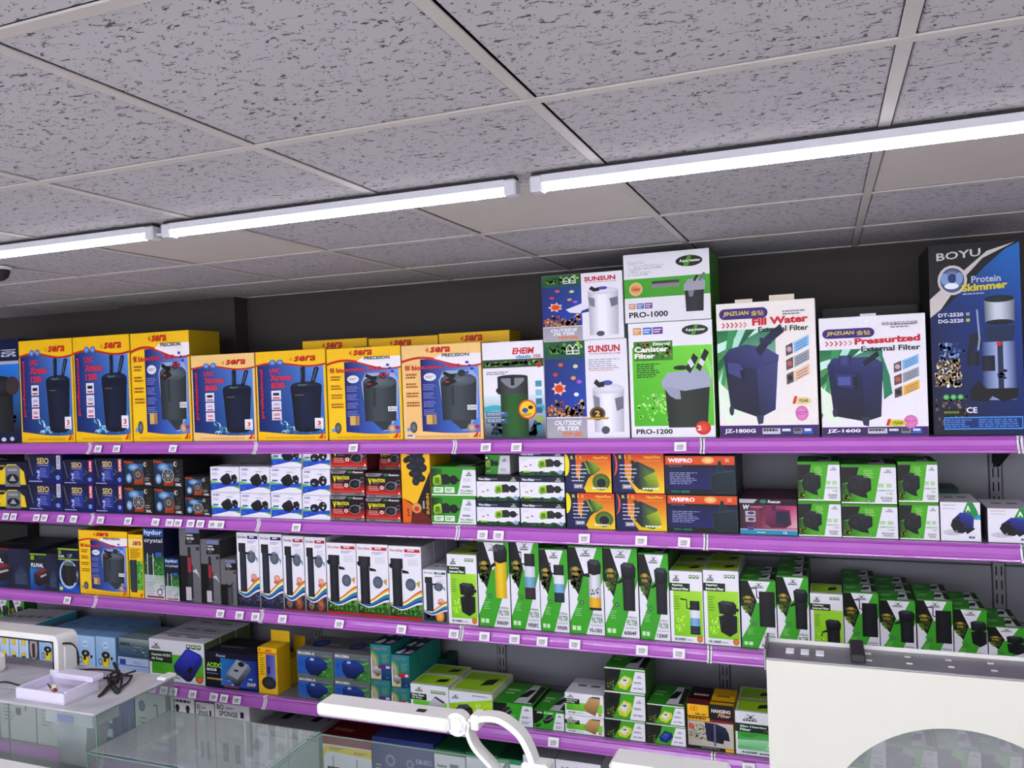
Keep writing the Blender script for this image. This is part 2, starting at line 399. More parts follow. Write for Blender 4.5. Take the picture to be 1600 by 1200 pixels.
for k, X in enumerate(DIV):
    up = empty('slotted_upright', (X, YB, 0), 'grey slotted steel upright '+['at the far end of the shelving', 'beside the far charcoal cartons', 'behind the yellow air pump cartons', 'behind the lime air pump cartons', 'behind the hanging filter carton', 'beside the skimmer carton bay', 'at the near end of the shelving'][k], 'upright', 'slotted uprights of the wall shelving')
    MB().box(-.02, -.004, 0, .02, .035, H-.62, .003).build('post', M['panel'], up)
    me = MB().box(-.0022, -.0005, -.017, .0022, .001, .017).mesh('slot', M['slot'])
    q = .3
    while q < H-.66:
        for s in (-1, 1): obj('slot', me, up, (s*.0085, -.0043, q))
        q += .052
TAGS = [[(153,697),(182,697),(270,697),(552,698),(759,698),(807,698),(1063,697)],
 [(9,808),(21,808),(57,809),(69,809),(95,810),(115,810),(157,811),(200,813),(243,815),(265,816),(278,817),(298,818),(313,819),(332,820),(344,820),(463,824),(754,836),(779,837),(913,843),(1002,847),(1069,850)],
 [(105,935),(344,955),(374,957),(399,959),(441,962),(530,972),(627,981),(709,988),(757,993),(804,997),(847,1001),(898,1005),(1003,1014),(1061,1020)],
 [(2,1048),(11,1049),(28,1052),(238,1078),(256,1080),(271,1082),(301,1086),(334,1090),(350,1092),(370,1094),(865,1163),(1170,1198)], []]
tag_me = MB().box(-.022, -.0012, -.017, .022, 0, .017).mesh('price_tag', M['tag'])
mb = MB(); rd = random.Random(4); x = -.014
while x < .012:
    ww = rd.choice((.0008, .0016, .0024)); mb.box(x, -.0016, -.006, x+ww, -.0012, .007); x += ww+rd.choice((.0008, .0016))
mb.box(-.014, -.0016, -.011, .01, -.0012, -.008)
bar_me = mb.mesh('barcode', M['ink'])
lev = ['top', 'second', 'third', 'fourth', 'lowest']
bay = ['far bay with the dark aquarium carton', 'bay of the tall blue cartons', 'bay of the yellow canister cartons', 'bay of the stacked white cartons', 'bay of the purple and white cartons', 'bay past the black and blue carton']
def rail_profile(zt):
    # (y, z) closed section: lip, sloped face with two ribs, lower lip
    return [(YS+.012, zt), (YS-.002, zt-.001), (YS-.006, zt-.006), (YS-.002, zt-.010), (YS+.001, zt-.014), (YS-.004, zt-.030), (YS-.012, zt-.043),
            (YS-.018, zt-.046), (YS-.019, zt-.051), (YS-.014, zt-.055), (YS+.012, zt-.055)]
for r, z in enumerate(ZS):
    for k in range(len(DIV)-1):
        a, b = DIV[k]+.002, DIV[k+1]-.002
        sh = empty('wall_shelf', ((a+b)/2, YS, z), f'grey steel {lev[r]} shelf with a purple price rail, {bay[k]}', 'shelf', f'{lev[r]} row of wall shelves')
        mb = MB(); mb.box(a-(a+b)/2, .014, -.022, b-(a+b)/2, YB-YS-.005, -.0005, .002); mb.build('shelf_board', M['board'], sh)
        MB().prism([(y-YS, q-z) for y, q in rail_profile(z-.001)], a-(a+b)/2+.008, b-(a+b)/2-.008).build('price_rail', M['rail'], sh)
        for s in (-1, 1):
            e = (a-(a+b)/2+.0035) if s < 0 else (b-(a+b)/2-.0035)
            MB().prism([((y-YS)*1.12-.002, (q-z)*1.04) for y, q in rail_profile(z)], e-.0032, e+.0032).build('rail_end_clip', M['clip'], sh)
            xb = e
            MB().prism([(.03, -.024), (YB-YS-.006, -.024), (YB-YS-.006, -.15), (YB-YS-.05, -.14)], xb-.0015, xb+.0015).build('bracket', M['plenum'], sh)
        for (tx, ty) in TAGS[r]:
            p = on_y(tx, ty, YS-.016)
            if a+.02 < p.x < b-.02:
                t = obj('price_tag', tag_me, sh, (p.x-(a+b)/2, -.0155, -.030)); t.rotation_euler = (-.35, random.Random(tx).uniform(-.04, .04), 0)
                obj('barcode', bar_me, t)
M['plinth'] = mat('dark_plinth', '55555a', .6, noise=.05)
tag(MB().box(DIV[0], YS+.03, 0, DIV[-1], YB-.01, ZS[4]-.024).build('shelf_plinth', M['plinth']), 'dark closed plinth under the wall shelving', 'plinth')
# ------------------------------------------------------------------ carton artwork (u right 0..1, v up 0..1)
def emblem(A, x, y, w, h, c='3c4438'):
    """small star-shaped trade mark over a bar of letters"""
    for a, b in (((.25, .95), (.75, .3)), ((.75, .95), (.25, .3)), ((.5, .85), (.5, .35)), ((.1, .45), (.9, .45))):
        A.cv([(x+w*a[0], y+h*a[1]), (x+w*b[0], y+h*b[1])], w*.07, c, h/w)
    A.L(x, y, x+w, y+h*.24, 1, c, 3, .9)
def icons(A, x, y, w, h, n, c='4d7d2c', c2='dfeacf'):
    for k in range(n):
        a = x+w*k/n; A.r(a, y, a+w/n*.82, y+h, c); A.r(a+w/n*.15, y+h*.35, a+w/n*.65, y+h*.8, c2)
def hoses(A, x, y, w, h, c='1c2030'):
    A.g([(x, y), (x+w*.22, y), (x+w*.25, y+h*.95), (x+w*.1, y+h), (x, y+h*.9)], c)
    A.g([(x+w*.5, y), (x+w*.72, y+h*.05), (x+w, y+h*.85), (x+w*.92, y+h*.95), (x+w*.75, y+h*.9)], c)
    A.r(x+w*.02, y+h*.3, x+w*.1, y+h*.8, '3a4258'); A.g([(x+w*.62, y+h*.2), (x+w*.68, y+h*.2), (x+w*.9, y+h*.85), (x+w*.84, y+h*.85)], '6a7288')
def splash(A, x0, y0, x1, y1, n=60, seed=2, cols=('8fd0ee', 'c8ecf8', '4aa6d6', 'e8f8ff')):
    A.sp(x0, y0, x1, y1, list(cols), n, .022, seed, 1, lambda u: .25+.75*abs(u-.5)*2*(.6+.4*sin(u*17)))

def sera_base(A, pale, lo=.065):
    Y = 'f3cf8c' if pale else 'f4c817'  # the pale tone paints lamp glare into the yellow
    A.r(0, 0, 1, 1, Y)
    return Y
def sera_foot(A, Y, pale):
    A.wave(.0, 1, lambda u: 0, lambda u: .085+.022*sin(2.2+u*3.6), Y)
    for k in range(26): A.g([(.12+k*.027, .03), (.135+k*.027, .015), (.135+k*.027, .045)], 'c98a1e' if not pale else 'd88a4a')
    A.g([(.87, .02), (.93, .02), (.95, .1)], 'd84a1c'); A.g([(.945, .02), (.965, .02), (.968, .085)], 'd84a1c')
def sera_uvc(num, pale=False):
    A = Art(); Y = sera_base(A, pale)
    A.q(.02, .05, .97, .86, '0c2868', '2a6cb0', '6a9ce4', '16247a')
    A.wave(0, 1, lambda u: .835+.025*sin(u*6.0), lambda u: .86+.025*sin(u*6.0), 'c4301f')
    A.wave(0, 1, lambda u: .855+.025*sin(u*6.0), lambda u: 1.0, Y)
    splash(A, .3, .07, .98, .4, 120, 5)
    sera_foot(A, Y, pale)
    A.part('product_picture')
    A.cyl(.5, .12, .94, .6, '0d1424', '1b2748', .1); A.e(.72, .6, .22, .05, '1a2442', '2c3a66'); A.r(.5, .53, .94, .6, '141e3a')
    A.e(.72, .12, .17, .03, '10182e'); A.e(.67, .615, .07, .012, '5a7a68'); A.r(.56, .5, .68, .506, 'a08468')
    hoses(A, .65, .62, .26, .2); A.part('lettering')
    A.t('sera', .56, .875, .87, .935, 'c8281c', .03, .25); A.g([(.49, .9), (.53, .93), (.53, .875)], 'd8a020')
    for x in (.25, .36): A.e(x, .875, .048, .032, '3a62b8', '9ac0ee')
    A.t('professional', .055, .25, .115, .8, 'd82a34', .03, rot=1)
    A.t('UVC', .21, .755, .36, .81, 'e0384a', .035); A.t('Xtreme', .21, .67, .52, .74, 'e0384a', .035); A.t(num, .22, .585, .42, .65, 'e0384a', .035)
    for k in range(3):
        y = .46-k*.115; A.r(.22, y, .36, y+.1, 'e4e2f0'); A.r(.24, y+.01, .34, y+.025, 'c83a3a'); A.r(.245, y+.045, .335, y+.075, ('20242c', 'b8c0d8', 'd89aa0')[k])
    A.r(.83, .13, .95, .245, 'eceaf2'); A.t('3', .865, .165, .915, .215, 'd82828', .04); A.L(.845, .14, .935, .158, 1, 'c83a3a')
    return A
def sera_bio(title, uv=False, pale=False, small=False):
    A = Art(); Y = sera_base(A, pale); Y2 = 'f0c888' if pale else 'f6cf20'  # glare is painted into the pale side column too
    A.q(.24, .06, .97, .85, '1a1f7c', '5a90e4', '7aa8f0', '15166a'); A.r(.03, .06, .24, .84, Y2)
    A.wave(0, 1, lambda u: .80+.055*sin(u*5.2+.3)*(1 if u < .62 else .9), lambda u: .835+.055*sin(u*5.2+.3), 'c8342a')
    A.wave(.42, 1, lambda u: .80+.05*sin((.42+.58*u)*5.2+.3)+.02, lambda u: .905-.01*u, 'f0ecf0')
    A.wave(0, 1, lambda u: .83+.05*sin(u*5.2+.3) if u < .45 else .895, lambda u: 1, Y)
    sera_foot(A, Y, pale)
    A.part('product_picture')
    A.g([(.47, .62), (.53, .72), (.9, .72), (.96, .64), (.94, .22), (.88, .18), (.86, .1), (.75, .09), (.7, .16), (.52, .24)], 'a8b4d8')
    A.cyl(.49, .2, .94, .62, '2c3338', '4e575d', .04); A.g([(.6, .2), (.86, .2), (.84, .11), (.74, .1)], '3d464c')
    A.e(.715, .62, .225, .07, '4f585e', '727c82'); A.g([(.51, .6), (.63, .66), (.7, .6), (.56, .55)], '1f2328'); A.e(.76, .69, .05, .035, '30363c')
    A.cv([(.53, .7), (.6, .67), (.68, .66)], .04, '15181c'); A.r(.62, .36, .66, .56, '3a4248'); A.r(.55, .595, .6, .61, 'c83a3a')
    for k in range(5): A.e(.83+.03*(k % 3), .8-.035*k, .022, .014, '2a4fb0')
    A.e(.13, .13, .045, .06, '3a3c40', '8a8e98'); A.r(.045, .09, .09, .125, '6aa0e0')
    A.part('lettering')
    A.t('sera', .37 if not small else .35, .915, .63, .975, 'c8321c', .035, .25); A.g([(.31, .945), (.35, .975), (.35, .915)], 'd8741c')
    A.t('PRECISION', .52, .865, .86, .9, '4a505c', .03)
    A.t('fil bio', .04, .735, .24, .79, 'c82030', .03); A.t('active '+title, .25, .745, .75 if len(title) < 4 else .8, .79, 'd02c48', .035, 0)
    if uv: A.t('+UV', .7, .67, .86, .725, 'c83a5a', .02, .3)
    for k in range(4):
        y = .68-.1*k; A.L(.05, y-.035, .23, y+.025, 2, 'b06a18', 5+k, .55)
    A.e(.36, .66, .08, .042, 'dfe8ee'); A.L(.3, .645, .42, .675, 2, 'c04a70', 3)
    for k in range(4): A.L(.27, .52-.09*k, .44, .59-.09*k, 4, '8f98d8', 9+k, .45)
    A.r(.3, .16, .38, .26, 'd8b868'); A.r(.39, .16, .43, .26, 'b89060'); A.e(.87, .12, .06, .045, 'a88a78', 'd8c8c0'); A.e(.93, .13, .035, .018, 'b0304a')
    A.r(.82, .305, .93, .355, 'eef0f4'); A.ring(.85, .33, .02, .017, .4, '22262c'); A.t('GS', .875, .315, .925, .345, '22262c', .02)
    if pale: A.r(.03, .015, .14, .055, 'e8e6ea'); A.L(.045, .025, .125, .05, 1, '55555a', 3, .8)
    return A
def sera_thin():
    A = Art(); A.r(0, 0, 1, 1, 'f4c817'); A.r(0, .8, 1, .93, 'f0d890'); A.q(.02, .12, .98, .58, '6a9a3c', '7ac24a', '4aa83a', '3a7a2c')
    A.sp(.5, .12, .98, .58, ['8fd45a', '3f8f2c', 'b8e88a', '5ab0a0'], 40, .09, 3, .3); A.wave(0, 1, lambda u: 0, lambda u: .08+.03*sin(u*5), 'f4c817')
    A.part('product_picture'); A.cyl(.08, .08, .55, .6, '26282e', '484c56', .05); A.part('lettering')
    A.t('sera', .3, .83, .9, .9, 'c8321c', .03, .25); A.L(.12, .62, .85, .78, 6, '7a5a10', 4); A.g([(.7, .02), (.9, .02), (.88, .09)], 'd8501c'); return A
def eheim():
    A = Art(); A.r(0, 0, 1, 1, 'eceaf0'); A.r(0, .735, 1, .82, '3a5a38'); A.sp(0, .735, 1, .82, ['2a6a2c', '70b040', '4a2a60', 'b06a58', '283050', '90c850'], 60, .05, 3, .55)
    A.q(0, 0, 1, .45, '0c2f48', '123c58', 'd8e4ee', 'd8e8ee'); A.wave(0, 1, lambda u: .27+.02*sin(u*7), lambda u: .33+.02*sin(u*9), '4ab4c4')
    A.sp(.0, .0, 1, .2, ['0a2438', '1a5a70', '2a7a80', '0c1c28'], 40, .09, 4, .5)
    A.part('product_picture'); A.cyl(.28, .02, .74, .52, '16380f', '2a6a24', .02); A.cyl(.24, .46, .74, .64, '15171b', '4a4e56', 0); A.e(.49, .64, .25, .02, '26282e')
    A.wave(.3, .68, lambda u: .6-.08*sin(u*3.14), lambda u: .625, '8a8e98'); A.r(.46, .55, .52, .66, '1c1e22'); A.e(.24, .5, .03, .025, '16181c')
    A.r(.03, .23, .4, .28, '4a6a8a'); A.r(.03, .16, .4, .21, '3f5f80'); A.L(.05, .24, .36, .275, 2, 'cfd8e8'); A.L(.05, .17, .36, .205, 2, 'cfd8e8')
    A.e(.72, .3, .15, .1, 'd83020', 'f4d020'); A.e(.72, .3, .125, .083, 'f4d020'); A.e(.68, .29, .05, .025, '2a5ab0'); A.e(.77, .32, .04, .02, '1c2028'); A.L(.64, .23, .8, .26, 2, '4a4438')
    for k in range(6): A.r(.86, .53-.09*k, .96, .59-.09*k, ('4aa0b8', '8ac8d8', '3a7a98', '2a6a90', '98b848', '3a8a98')[k])
    A.e(.93, .755, .045, .03, 'b0401c'); A.part('lettering')
    A.t('EHEIM', .5, .87, .86, .935, 'd42030', .035, .2); A.t('classic', .56, .825, .81, .862, '3a86c8', .03); A.t('350', .84, .825, .96, .86, 'b03038', .02)
    A.L(.06, .66, .52, .7, 2, '8a8890', 5); return A
def sunsun(upper=False):
    A = Art(); A.r(0, 0, 1, 1, 'e9e7ef'); f = .5
    A.q(0, .22, f, 1, '0d2f8a', '0e3f9e', '1f5a3a', '2a6a30'); A.q(0, .3, f, .82, '0f2a90', '1250c0', '1d4f90', '15357a')
    A.sp(0, .84, f, 1, ['2e7a28', '6fae3c', '9cc850', '1c4f2a'], 60, .035, 3, .9); A.sp(0, .2, f, .42, ['c89a3a', 'e8c860', '8a5a28', 'b8642c', '2a2018', 'd8a060'], 90, .035, 8, .9, lambda u: .5+.5*abs(sin(u*5)))
    A.r(0, 0, f, .21, 'b4b2ba', 'a8a6b0')
    for (x, y, c) in ((.2, .76, 'd8642c'), (.38, .74, 'd8d8a0'), (.35, .62, 'e0a048'), (.42, .58, 'b060c8'), (.38, .45, 'e8e8e0'), (.13, .66, 'c84830')): A.e(x, y, .03, .02, c)
    n = 14; A.g([(.17+(.095 if k % 2 else .06)*math.cos(6.283*k/n), .515+(.075 if k % 2 else .047)*sin(6.283*k/n)) for k in range(n)], 'f0d0b0'); A.e(.17, .515, .055, .042, 'e0501c')
    A.part('product_picture')
    if upper:
        A.g([(.3, .47), (.5, .55), (.6, .5), (.64, .42), (.5, .4), (.35, .42)], 'e4e4ec'); A.g([(.5, .44), (.66, .5), (.66, .43), (.48, .4)], '2a3f9a')
    A.cyl(.58, .06, .95, .5 if not upper else .72, 'b9b7c4', 'efeff5', .03); A.e(.765, .5 if not upper else .72, .185, .05, 'd0d0da', 'e8e8f0')
    y = .5 if not upper else .7
    A.g([(.58, y-.06), (.66, y-.09), (.66, y-.22), (.6, y-.19)], '8a8c98'); A.g([(.84, y-.1), (.94, y-.08), (.94, y-.2), (.86, y-.23)], '7c7e8a')
    A.e(.76, y+.06, .06, .025, '3a48a0', '5a68c0'); A.cv([(.61, y+.08), (.66, y+.04), (.72, y+.05)], .055, '1a1a20'); A.e(.72, .08, .05, .04, '5a5c66')
    A.part('lettering')
    A.t('SUNSUN', .54, .875, .92, .945, 'c81e32', .04); A.t('WWW.SUNSUN.COM', .55, .85, .92, .865, 'c8485a', .01)
    for x in (.28, .36): A.cv([(x, .87), (x, .93), (x+.035, .965), (x+.07, .93), (x+.07, .87), (x, .87)], .012, 'e4ece8'); A.r(x+.005, .895, x+.06, .905, 'e4ece8')
    A.t('OUTSIDE', .1, .135, .44, .185, 'f0eff5', .03, .25); A.t('FILTER', .13, .08, .4, .125, 'f0eff5', .03, .25); A.t('HW-302', .2, .02, .44, .07, 'e8842c', .04)
    if not upper:
        A.L(.54, .7, .94, .81, 5, 'b4b2c0', 3); A.t('Touch the perfection', .54, .68, .84, .7, 'd8784a', .01)
        A.e(.63, .25, .095, .07, '6a4a18', 'b8902c'); A.e(.63, .25, .07, .05, '1c1610'); A.t('2', .6, .22, .66, .28, 'e0b858', .04); A.g([(.51, .19), (.75, .19), (.77, .21), (.49, .21)], 'c89a30')
    return A
def pro1000():
    A = Art(); A.r(0, 0, 1, 1, 'e6e5ea'); A.r(0, .36, 1, .64, '4fa62e', '54b034'); A.r(.33, .49, .65, .58, '8f8f90'); A.r(.33, .55, .65, .59, '44474a')
    A.part('product_picture'); A.cyl(.71, .12, .93, .45, '26282f', '34373f', .05); A.g([(.7, .5), (.75, .58), (.9, .6), (.95, .53), (.94, .42), (.7, .42)], 'a8aab4'); A.g([(.75, .42), (.82, .42), (.8, .33), (.76, .33)], '8a8c96')
    A.cv([(.82, .55), (.86, .63)], .03, '2a2c34'); A.cv([(.88, .55), (.94, .66)], .03, '787a88'); A.part('lettering')
    A.t('External', .05, .86, .24, .9, 'c4c4ca', .01); A.t('Canister', .05, .775, .48, .855, '8c8c94', .035); A.t('Filter', .05, .685, .33, .765, '8c8c94', .035)
    A.t('Canister', .053, .782, .477, .85, 'f2f2f6', .006); A.t('Filter', .053, .692, .327, .76, 'f2f2f6', .006)
    A.e(.77, .845, .155, .08, '1a2414', '2f4a1c'); A.g([(.7, .77), (.76, .93), (.8, .93), (.76, .77)], '58a030'); A.t('Aqua master', .66, .82, .9, .87, 'f0f4e8', .025)
    A.e(.14, .49, .08, .1, 'e8c090', 'e09040'); A.t('Good', .085, .465, .195, .52, 'b03a18', .02, .2)
    for k, c in enumerate(('d89a50', '4a7fc0', '7a4a90')): A.r(.05+.095*k, .2, .13+.1*k, .28, c); A.L(.06+.095*k, .21, .12+.1*k, .27, 2, 'e8e0f0')
    A.t('PRO-1000', .05, .07, .51, .155, '1a1a1e', .03); return A
def pro1200():
    A = Art(); A.r(0, 0, 1, 1, 'eceaf0'); A.q(.04, .1, .99, .79, '55b81e', '63c42a', '8ade50', '6ccc34'); A.r(.06, .67, .53, .84, '4a8a2c')
    A.sp(.06, .67, .53, .84, ['2f6a20', '7ab83c', '1f4a18', 'b05a38', '90c850'], 70, .03, 4, .8); A.sp(.06, .12, .5, .4, ['a8ec70', 'c8f49a', '8ade50'], 50, .03, 6, .8)
    for k in range(3): A.cv([(.9-.02*k, .75), (.97, .6-.04*k), (.95, .45)], .012, 'a8e880')
    A.part('product_picture'); A.cyl(.42, .085, .95, .44, '232b22', '353f35', .07); A.g([(.38, .48), (.46, .56), (.9, .58), (.97, .5), (.96, .43), (.66, .4), (.4, .43)], 'aeb2c4'); A.g([(.4, .44), (.6, .42), (.61, .33), (.55, .33), (.48, .36)], 'a4a8ba')
    A.e(.62, .6, .09, .02, '2a3028'); A.cv([(.7, .57), (.75, .63), (.8, .7)], .07, '22261f'); A.cv([(.82, .58), (.87, .65), (.93, .74)], .06, '22261f'); A.cv([(.72, .62), (.76, .65)], .07, 'dfe0ea'); A.cv([(.85, .62), (.88, .66)], .06, 'dfe0ea')
    A.e(.86, .08, .09, .06, 'c8301c', 'e85a3a'); A.t('2', .79, .06, .84, .1, 'f8f0e8', .03); A.part('lettering')
    A.e(.8, .92, .155, .045, '1a2414', '2f4a1c'); A.g([(.75, .88), (.8, .965), (.84, .965), (.8, .88)], '58a030'); A.t('Aqua master', .69, .905, .92, .935, 'f0f4e8', .025)
    for k, c in enumerate(('d89a30', '3a80c8', '7a3a98')): A.r(.06+.12*k, .9, .16+.13*k, .96, c); A.L(.07+.12*k, .91, .15+.13*k, .95, 2, 'f0e8f0')
    A.t('External', .3, .8, .5, .83, 'f4f8ee', .02); A.t('Canister', .07, .745, .48, .795, 'f4f8ee', .035); A.t('Filter', .07, .69, .32, .735, 'f4f8ee', .035)
    A.L(.09, .52, .4, .65, 7, '2a5a1a', 3); A.t('PRO-1200', .06, .03, .5, .075, '1a1a1e', .03); return A
def jz(kind):
    A = Art(); A.r(0, 0, 1, 1, 'edeaf0' if kind else 'efeae6'); fw = kind == 0
    top = .8 if fw else .73; A.q(0, .25, .6, top, '7cc060', 'dfeee8', '2a8a70', '1d7a4c')
    for k in range(4): A.g([(0, top-.1-.14*k), (0, top-.17-.14*k), (.5-.1*k, top), (.42-.1*k, top)], ['cfeee4', '157048', 'b8e4d4', '3fa060'][k])
    A.g([(0, .42), (.3, .2), (.1, .1), (0, .2)], 'e6f2e0'); A.g([(.5, .3), (.62, .2), (.62, .5)], 'edeaf0')
    if not fw: A.g([(.58, .72), (.66, .5), (.68, .35), (.6, .3)], '2f8a68')
    A.r(0, 0, 1, .085 if fw else .075, '4a2470'); A.part('product_picture')
    d, l = ('1b1e3c', '4c5286') if fw else ('14173a', '353a68')
    if fw:
        A.g([(.07, .56), (.4, .5), (.42, .14), (.12, .22)], [d, '2a2e58', '15182f', '1c1f3c']); A.g([(.4, .5), (.62, .57), (.58, .2), (.42, .14)], ['41477a', l, '343a70', '22264a'])
        A.g([(.06, .6), (.12, .66), (.3, .69), (.5, .66), (.63, .6), (.62, .55), (.4, .5), (.07, .56)], ['2a3064', '3a427c', '444a78', l, '4c5286', '41477a', '343a70', '262b58'])
        A.cv([(.42, .62), (.5, .7), (.58, .75), (.67, .8)], .07, '23284a'); A.cv([(.44, .72), (.56, .7)], .035, '2c325c'); A.g([(.1, .56), (.22, .55), (.27, .5), (.26, .43), (.11, .48)], '4a508c'); A.g([(.23, .5), (.28, .5), (.27, .42), (.24, .44)], '12142a')
    else:
        A.g([(.07, .58), (.4, .52), (.42, .12), (.12, .17)], ['20255a', '23285a', '12142c', '15183a']); A.g([(.4, .52), (.6, .58), (.57, .16), (.42, .12)], ['2f3570', l, '23274e', '181b3a'])
        A.g([(.07, .6), (.13, .66), (.5, .66), (.6, .61), (.6, .56), (.4, .52), (.07, .56)], ['2a3070', '3a4284', '353a68', '41477a', '333a78', '2a3068', '22285a']); A.cyl(.18, .6, .3, .68, '23285a', '4c5286'); A.cv([(.42, .6), (.5, .65), (.56, .69)], .045, '1c2038')
        A.g([(.14, .53), (.33, .52), (.36, .47), (.33, .4), (.16, .42)], '343a74'); A.r(.17, .43, .29, .5, '5a62a4'); A.g([(.31, .5), (.36, .5), (.35, .4), (.32, .4)], '0f1126')
    A.g([(.38, .16), (.46, .16), (.45, .08+.02*fw), (.4, .09)], '3a3e5a'); A.e(.13, .2, .025, .04, '343854')
    for k in range(3):
        y = (.62 if fw else .55)-.105*k+.03; c = ('8fc0ea', 'a8a6ac', 'f0c8a8' if fw else 'eebc40')[k]
        A.g([(.7, y-.06), (.77, y-.04), (.77, y+.04), (.7, y+.015)], '6a5a60'); A.e(.735, y-.01, .025, .02, ('c8b0b8', 'c86a60', '2a2a2a')[k]); A.g([(.78, y-.04), (.93, y+.015), (.93, y+.09), (.78, y+.04)], c)
        for j in range(3): A.cv([(.8, y-.018+.02*j), (.91, y+.022+.02*j)], .006, '6a7a98')
    A.part('lettering')
    [A.e(x, .92 if fw else .865, .055, .04, '4a2a80') for x in (.085, .475)]; A.r(.085, .88 if fw else .825, .475, .96 if fw else .905, '4a2a80'); A.t('JINZUAN', .07, .9 if fw else .845, .34, .94 if fw else .885, 'd8cc60', .025, .15); A.t('金钻', .36, .9 if fw else .845, .49, .94 if fw else .885, 'd8cc60', .01)
    y = .825 if fw else .77
    for k in range(6): A.cv([(.06+.045*k, y+.03), (.085+.045*k, y+.012), (.06+.045*k, y-.006)], .012, 'c82038' if k < 4 else 'd88090')
    if fw: A.t('Fill Water', .37, .825, .93, .88, 'd01c34', .045, rise=.01); A.t('External Filter', .43, .775, .93, .815, '26262c', .025)
    else: A.t('Pressurized', .34, .765, .95, .82, 'd01c3c', .045, rise=.012); A.t('External Filter', .4, .705, .95, .75, '26262c', .025); A.t('高级水族缸外过滤器', .6, .915, .93, .945, '3a3a40', .0)
    A.L(.68, .89, .92, .93, 2, '8a8890', 4); A.e(.84, .17 if fw else .115, .065, .055, 'd878b8', 'e8a0d0'); A.L(.79, .155 if fw else .1, .89, .185 if fw else .13, 2, 'c04a98')
    x, yy = (.78, .255) if fw else (.64, .1); A.e(x+.07, yy+.005, .09, .028, 'e8d8a0' if fw else 'd8d030'); A.t('1', x-.03, yy-.015, x+.02, yy+.04, 'd82828', .05, .2); A.t('YEAR', x+.03, yy-.006, x+.13, yy+.018, '3a3020', .02)
    A.t('JZ-1800G' if fw else 'JZ-1600', .05, .022, .37, .06, 'f4f2fa', .03)
    for k, (a, b) in enumerate(((.44, .62), (.63, .74), (.75, .84), (.85, .94))): A.r(a, .02, b, .062, ('cfcdd8', '2a3a78', '8a8898', '3a6ac8')[k]); A.L(a+.01, .035, b-.01, .055, 1, ('2a2a34', 'f0f0f8', '2a2a34', 'f0f0f8')[k], 3, .9)
    return A
def boyu():
    A = Art(); A.r(0, 0, 1, 1, '17181b'); A.q(0, 0, 1, .62, '0b1230', '10265e', '154a9a', '0d2560'); A.g([(0, .62), (1, .62), (1, .985), (.85, .955), (.62, .87), (.4, .77), (.2, .68)], ['0d2560', '15489a', '2478be', '2474bc', '226ab0', '184888', '103672'])
    A.g([(0, .715), (.13, .765), (.4, .86), (.65, .95), (.95, .985), (.6, .915), (.35, .8), (.12, .66), (0, .62)], 'cfc9c6'); A.e(.26, .81, .165, .078, 'cfc9c6'); A.e(.26, .81, .135, .064, '20356a', 'b8c8e0'); A.e(.26, .82, .05, .025, '2a3f7a'); A.e(.17, .82, .04, .03, '8aa4cc'); A.e(.34, .82, .04, .03, '8aa4cc'); A.e(.25, .78, .08, .016, 'e8f0f8')
    A.sp(0, .24, .36, .44, ['d8c8a0', 'e8dcc0', 'b89a6a', 'f0ead8', '9a7a50'], 130, .035, 3, .5, lambda u: .6+.4*sin(u*3.1)); A.sp(.05, .38, .42, .5, ['3a5a98', '6a8ac0', '2a4684', '98b0d8'], 40, .04, 7, .45); A.sp(0, .02, .42, .22, ['5a4a48', '8a6a68', '3a3230', 'a89088', '22201f'], 110, .03, 9, .5)
    A.part('product_picture')
    A.cyl(.56, .18, .93, .48, '1a3a7a', 'a8b8dc', 0, .45); A.cyl(.6, .58, .93, .7, '6a7484', 'cfd6e0', .02); A.e(.765, .7, .165, .018, '14261f', '1f3a30'); A.e(.765, .58, .155, .014, '1a1f2c')
    A.g([(.6, .56), (.93, .56), (.9, .48), (.62, .48)], '24365a'); A.cv([(.56, .49), (.46, .49), (.44, .42)], .08, '1c2540'); A.cyl(.4, .36, .53, .43, '10131f', '232a40'); A.cyl(.56, .33, .7, .41, '10131f', '232a40'); A.r(.73, .2, .79, .48, '2a3858'); A.cv([(.52, .65), (.54, .5), (.52, .44)], .02, '98a8c0')
    A.g([(.42, .24), (.52, .28), (.6, .24), (.95, .24), (.93, .19), (.78, .17), (.66, .2), (.6, .17), (.43, .18)], '0e1018'); A.e(.75, .47, .03, .012, 'c83a2c'); A.sp(.68, .28, .85, .34, ['2a3a5a', '1a2540'], 14, .04, 3, .3)
    A.part('lettering'); A.t('BOYU', .09, .915, .58, .955, 'cfccca', .015, 0, rise=.012); A.t('Protein', .47, .79, .79, .825, 'b8c4d8', .02); A.t('Skimmer', .36, .745, .86, .785, 'd4c83a', .04, rise=.008); A.L(.37, .728, .62, .74, 1, 'b0bcd0')
    A.t('DT-2520', .09, .62, .37, .64, 'dfe4ee', .03); A.r(.4, .622, .44, .638, 'a8a8b0'); A.t('DG-2520', .09, .588, .37, .608, 'dfe4ee', .03); A.r(.4, .59, .44, .606, 'c8c83a')
    for k in range(3): A.e(.15+.08*k, .2, .034, .014, '4aa858', '8ad890')
    A.t('CE', .37, .115, .49, .145, 'f0f2f8', .02); A.r(.1, .1, .34, .14, '16180f'); A.L(.12, .11, .3, .13, 1, '7aa03a'); A.r(.12, .03, .98, .095, '58a4e4'); A.r(.13, .036, .97, .089, '123a78'); A.L(.14, .04, .45, .085, 4, '5a90d8', 3); A.L(.5, .04, .95, .085, 4, '5a90d8', 8); return A
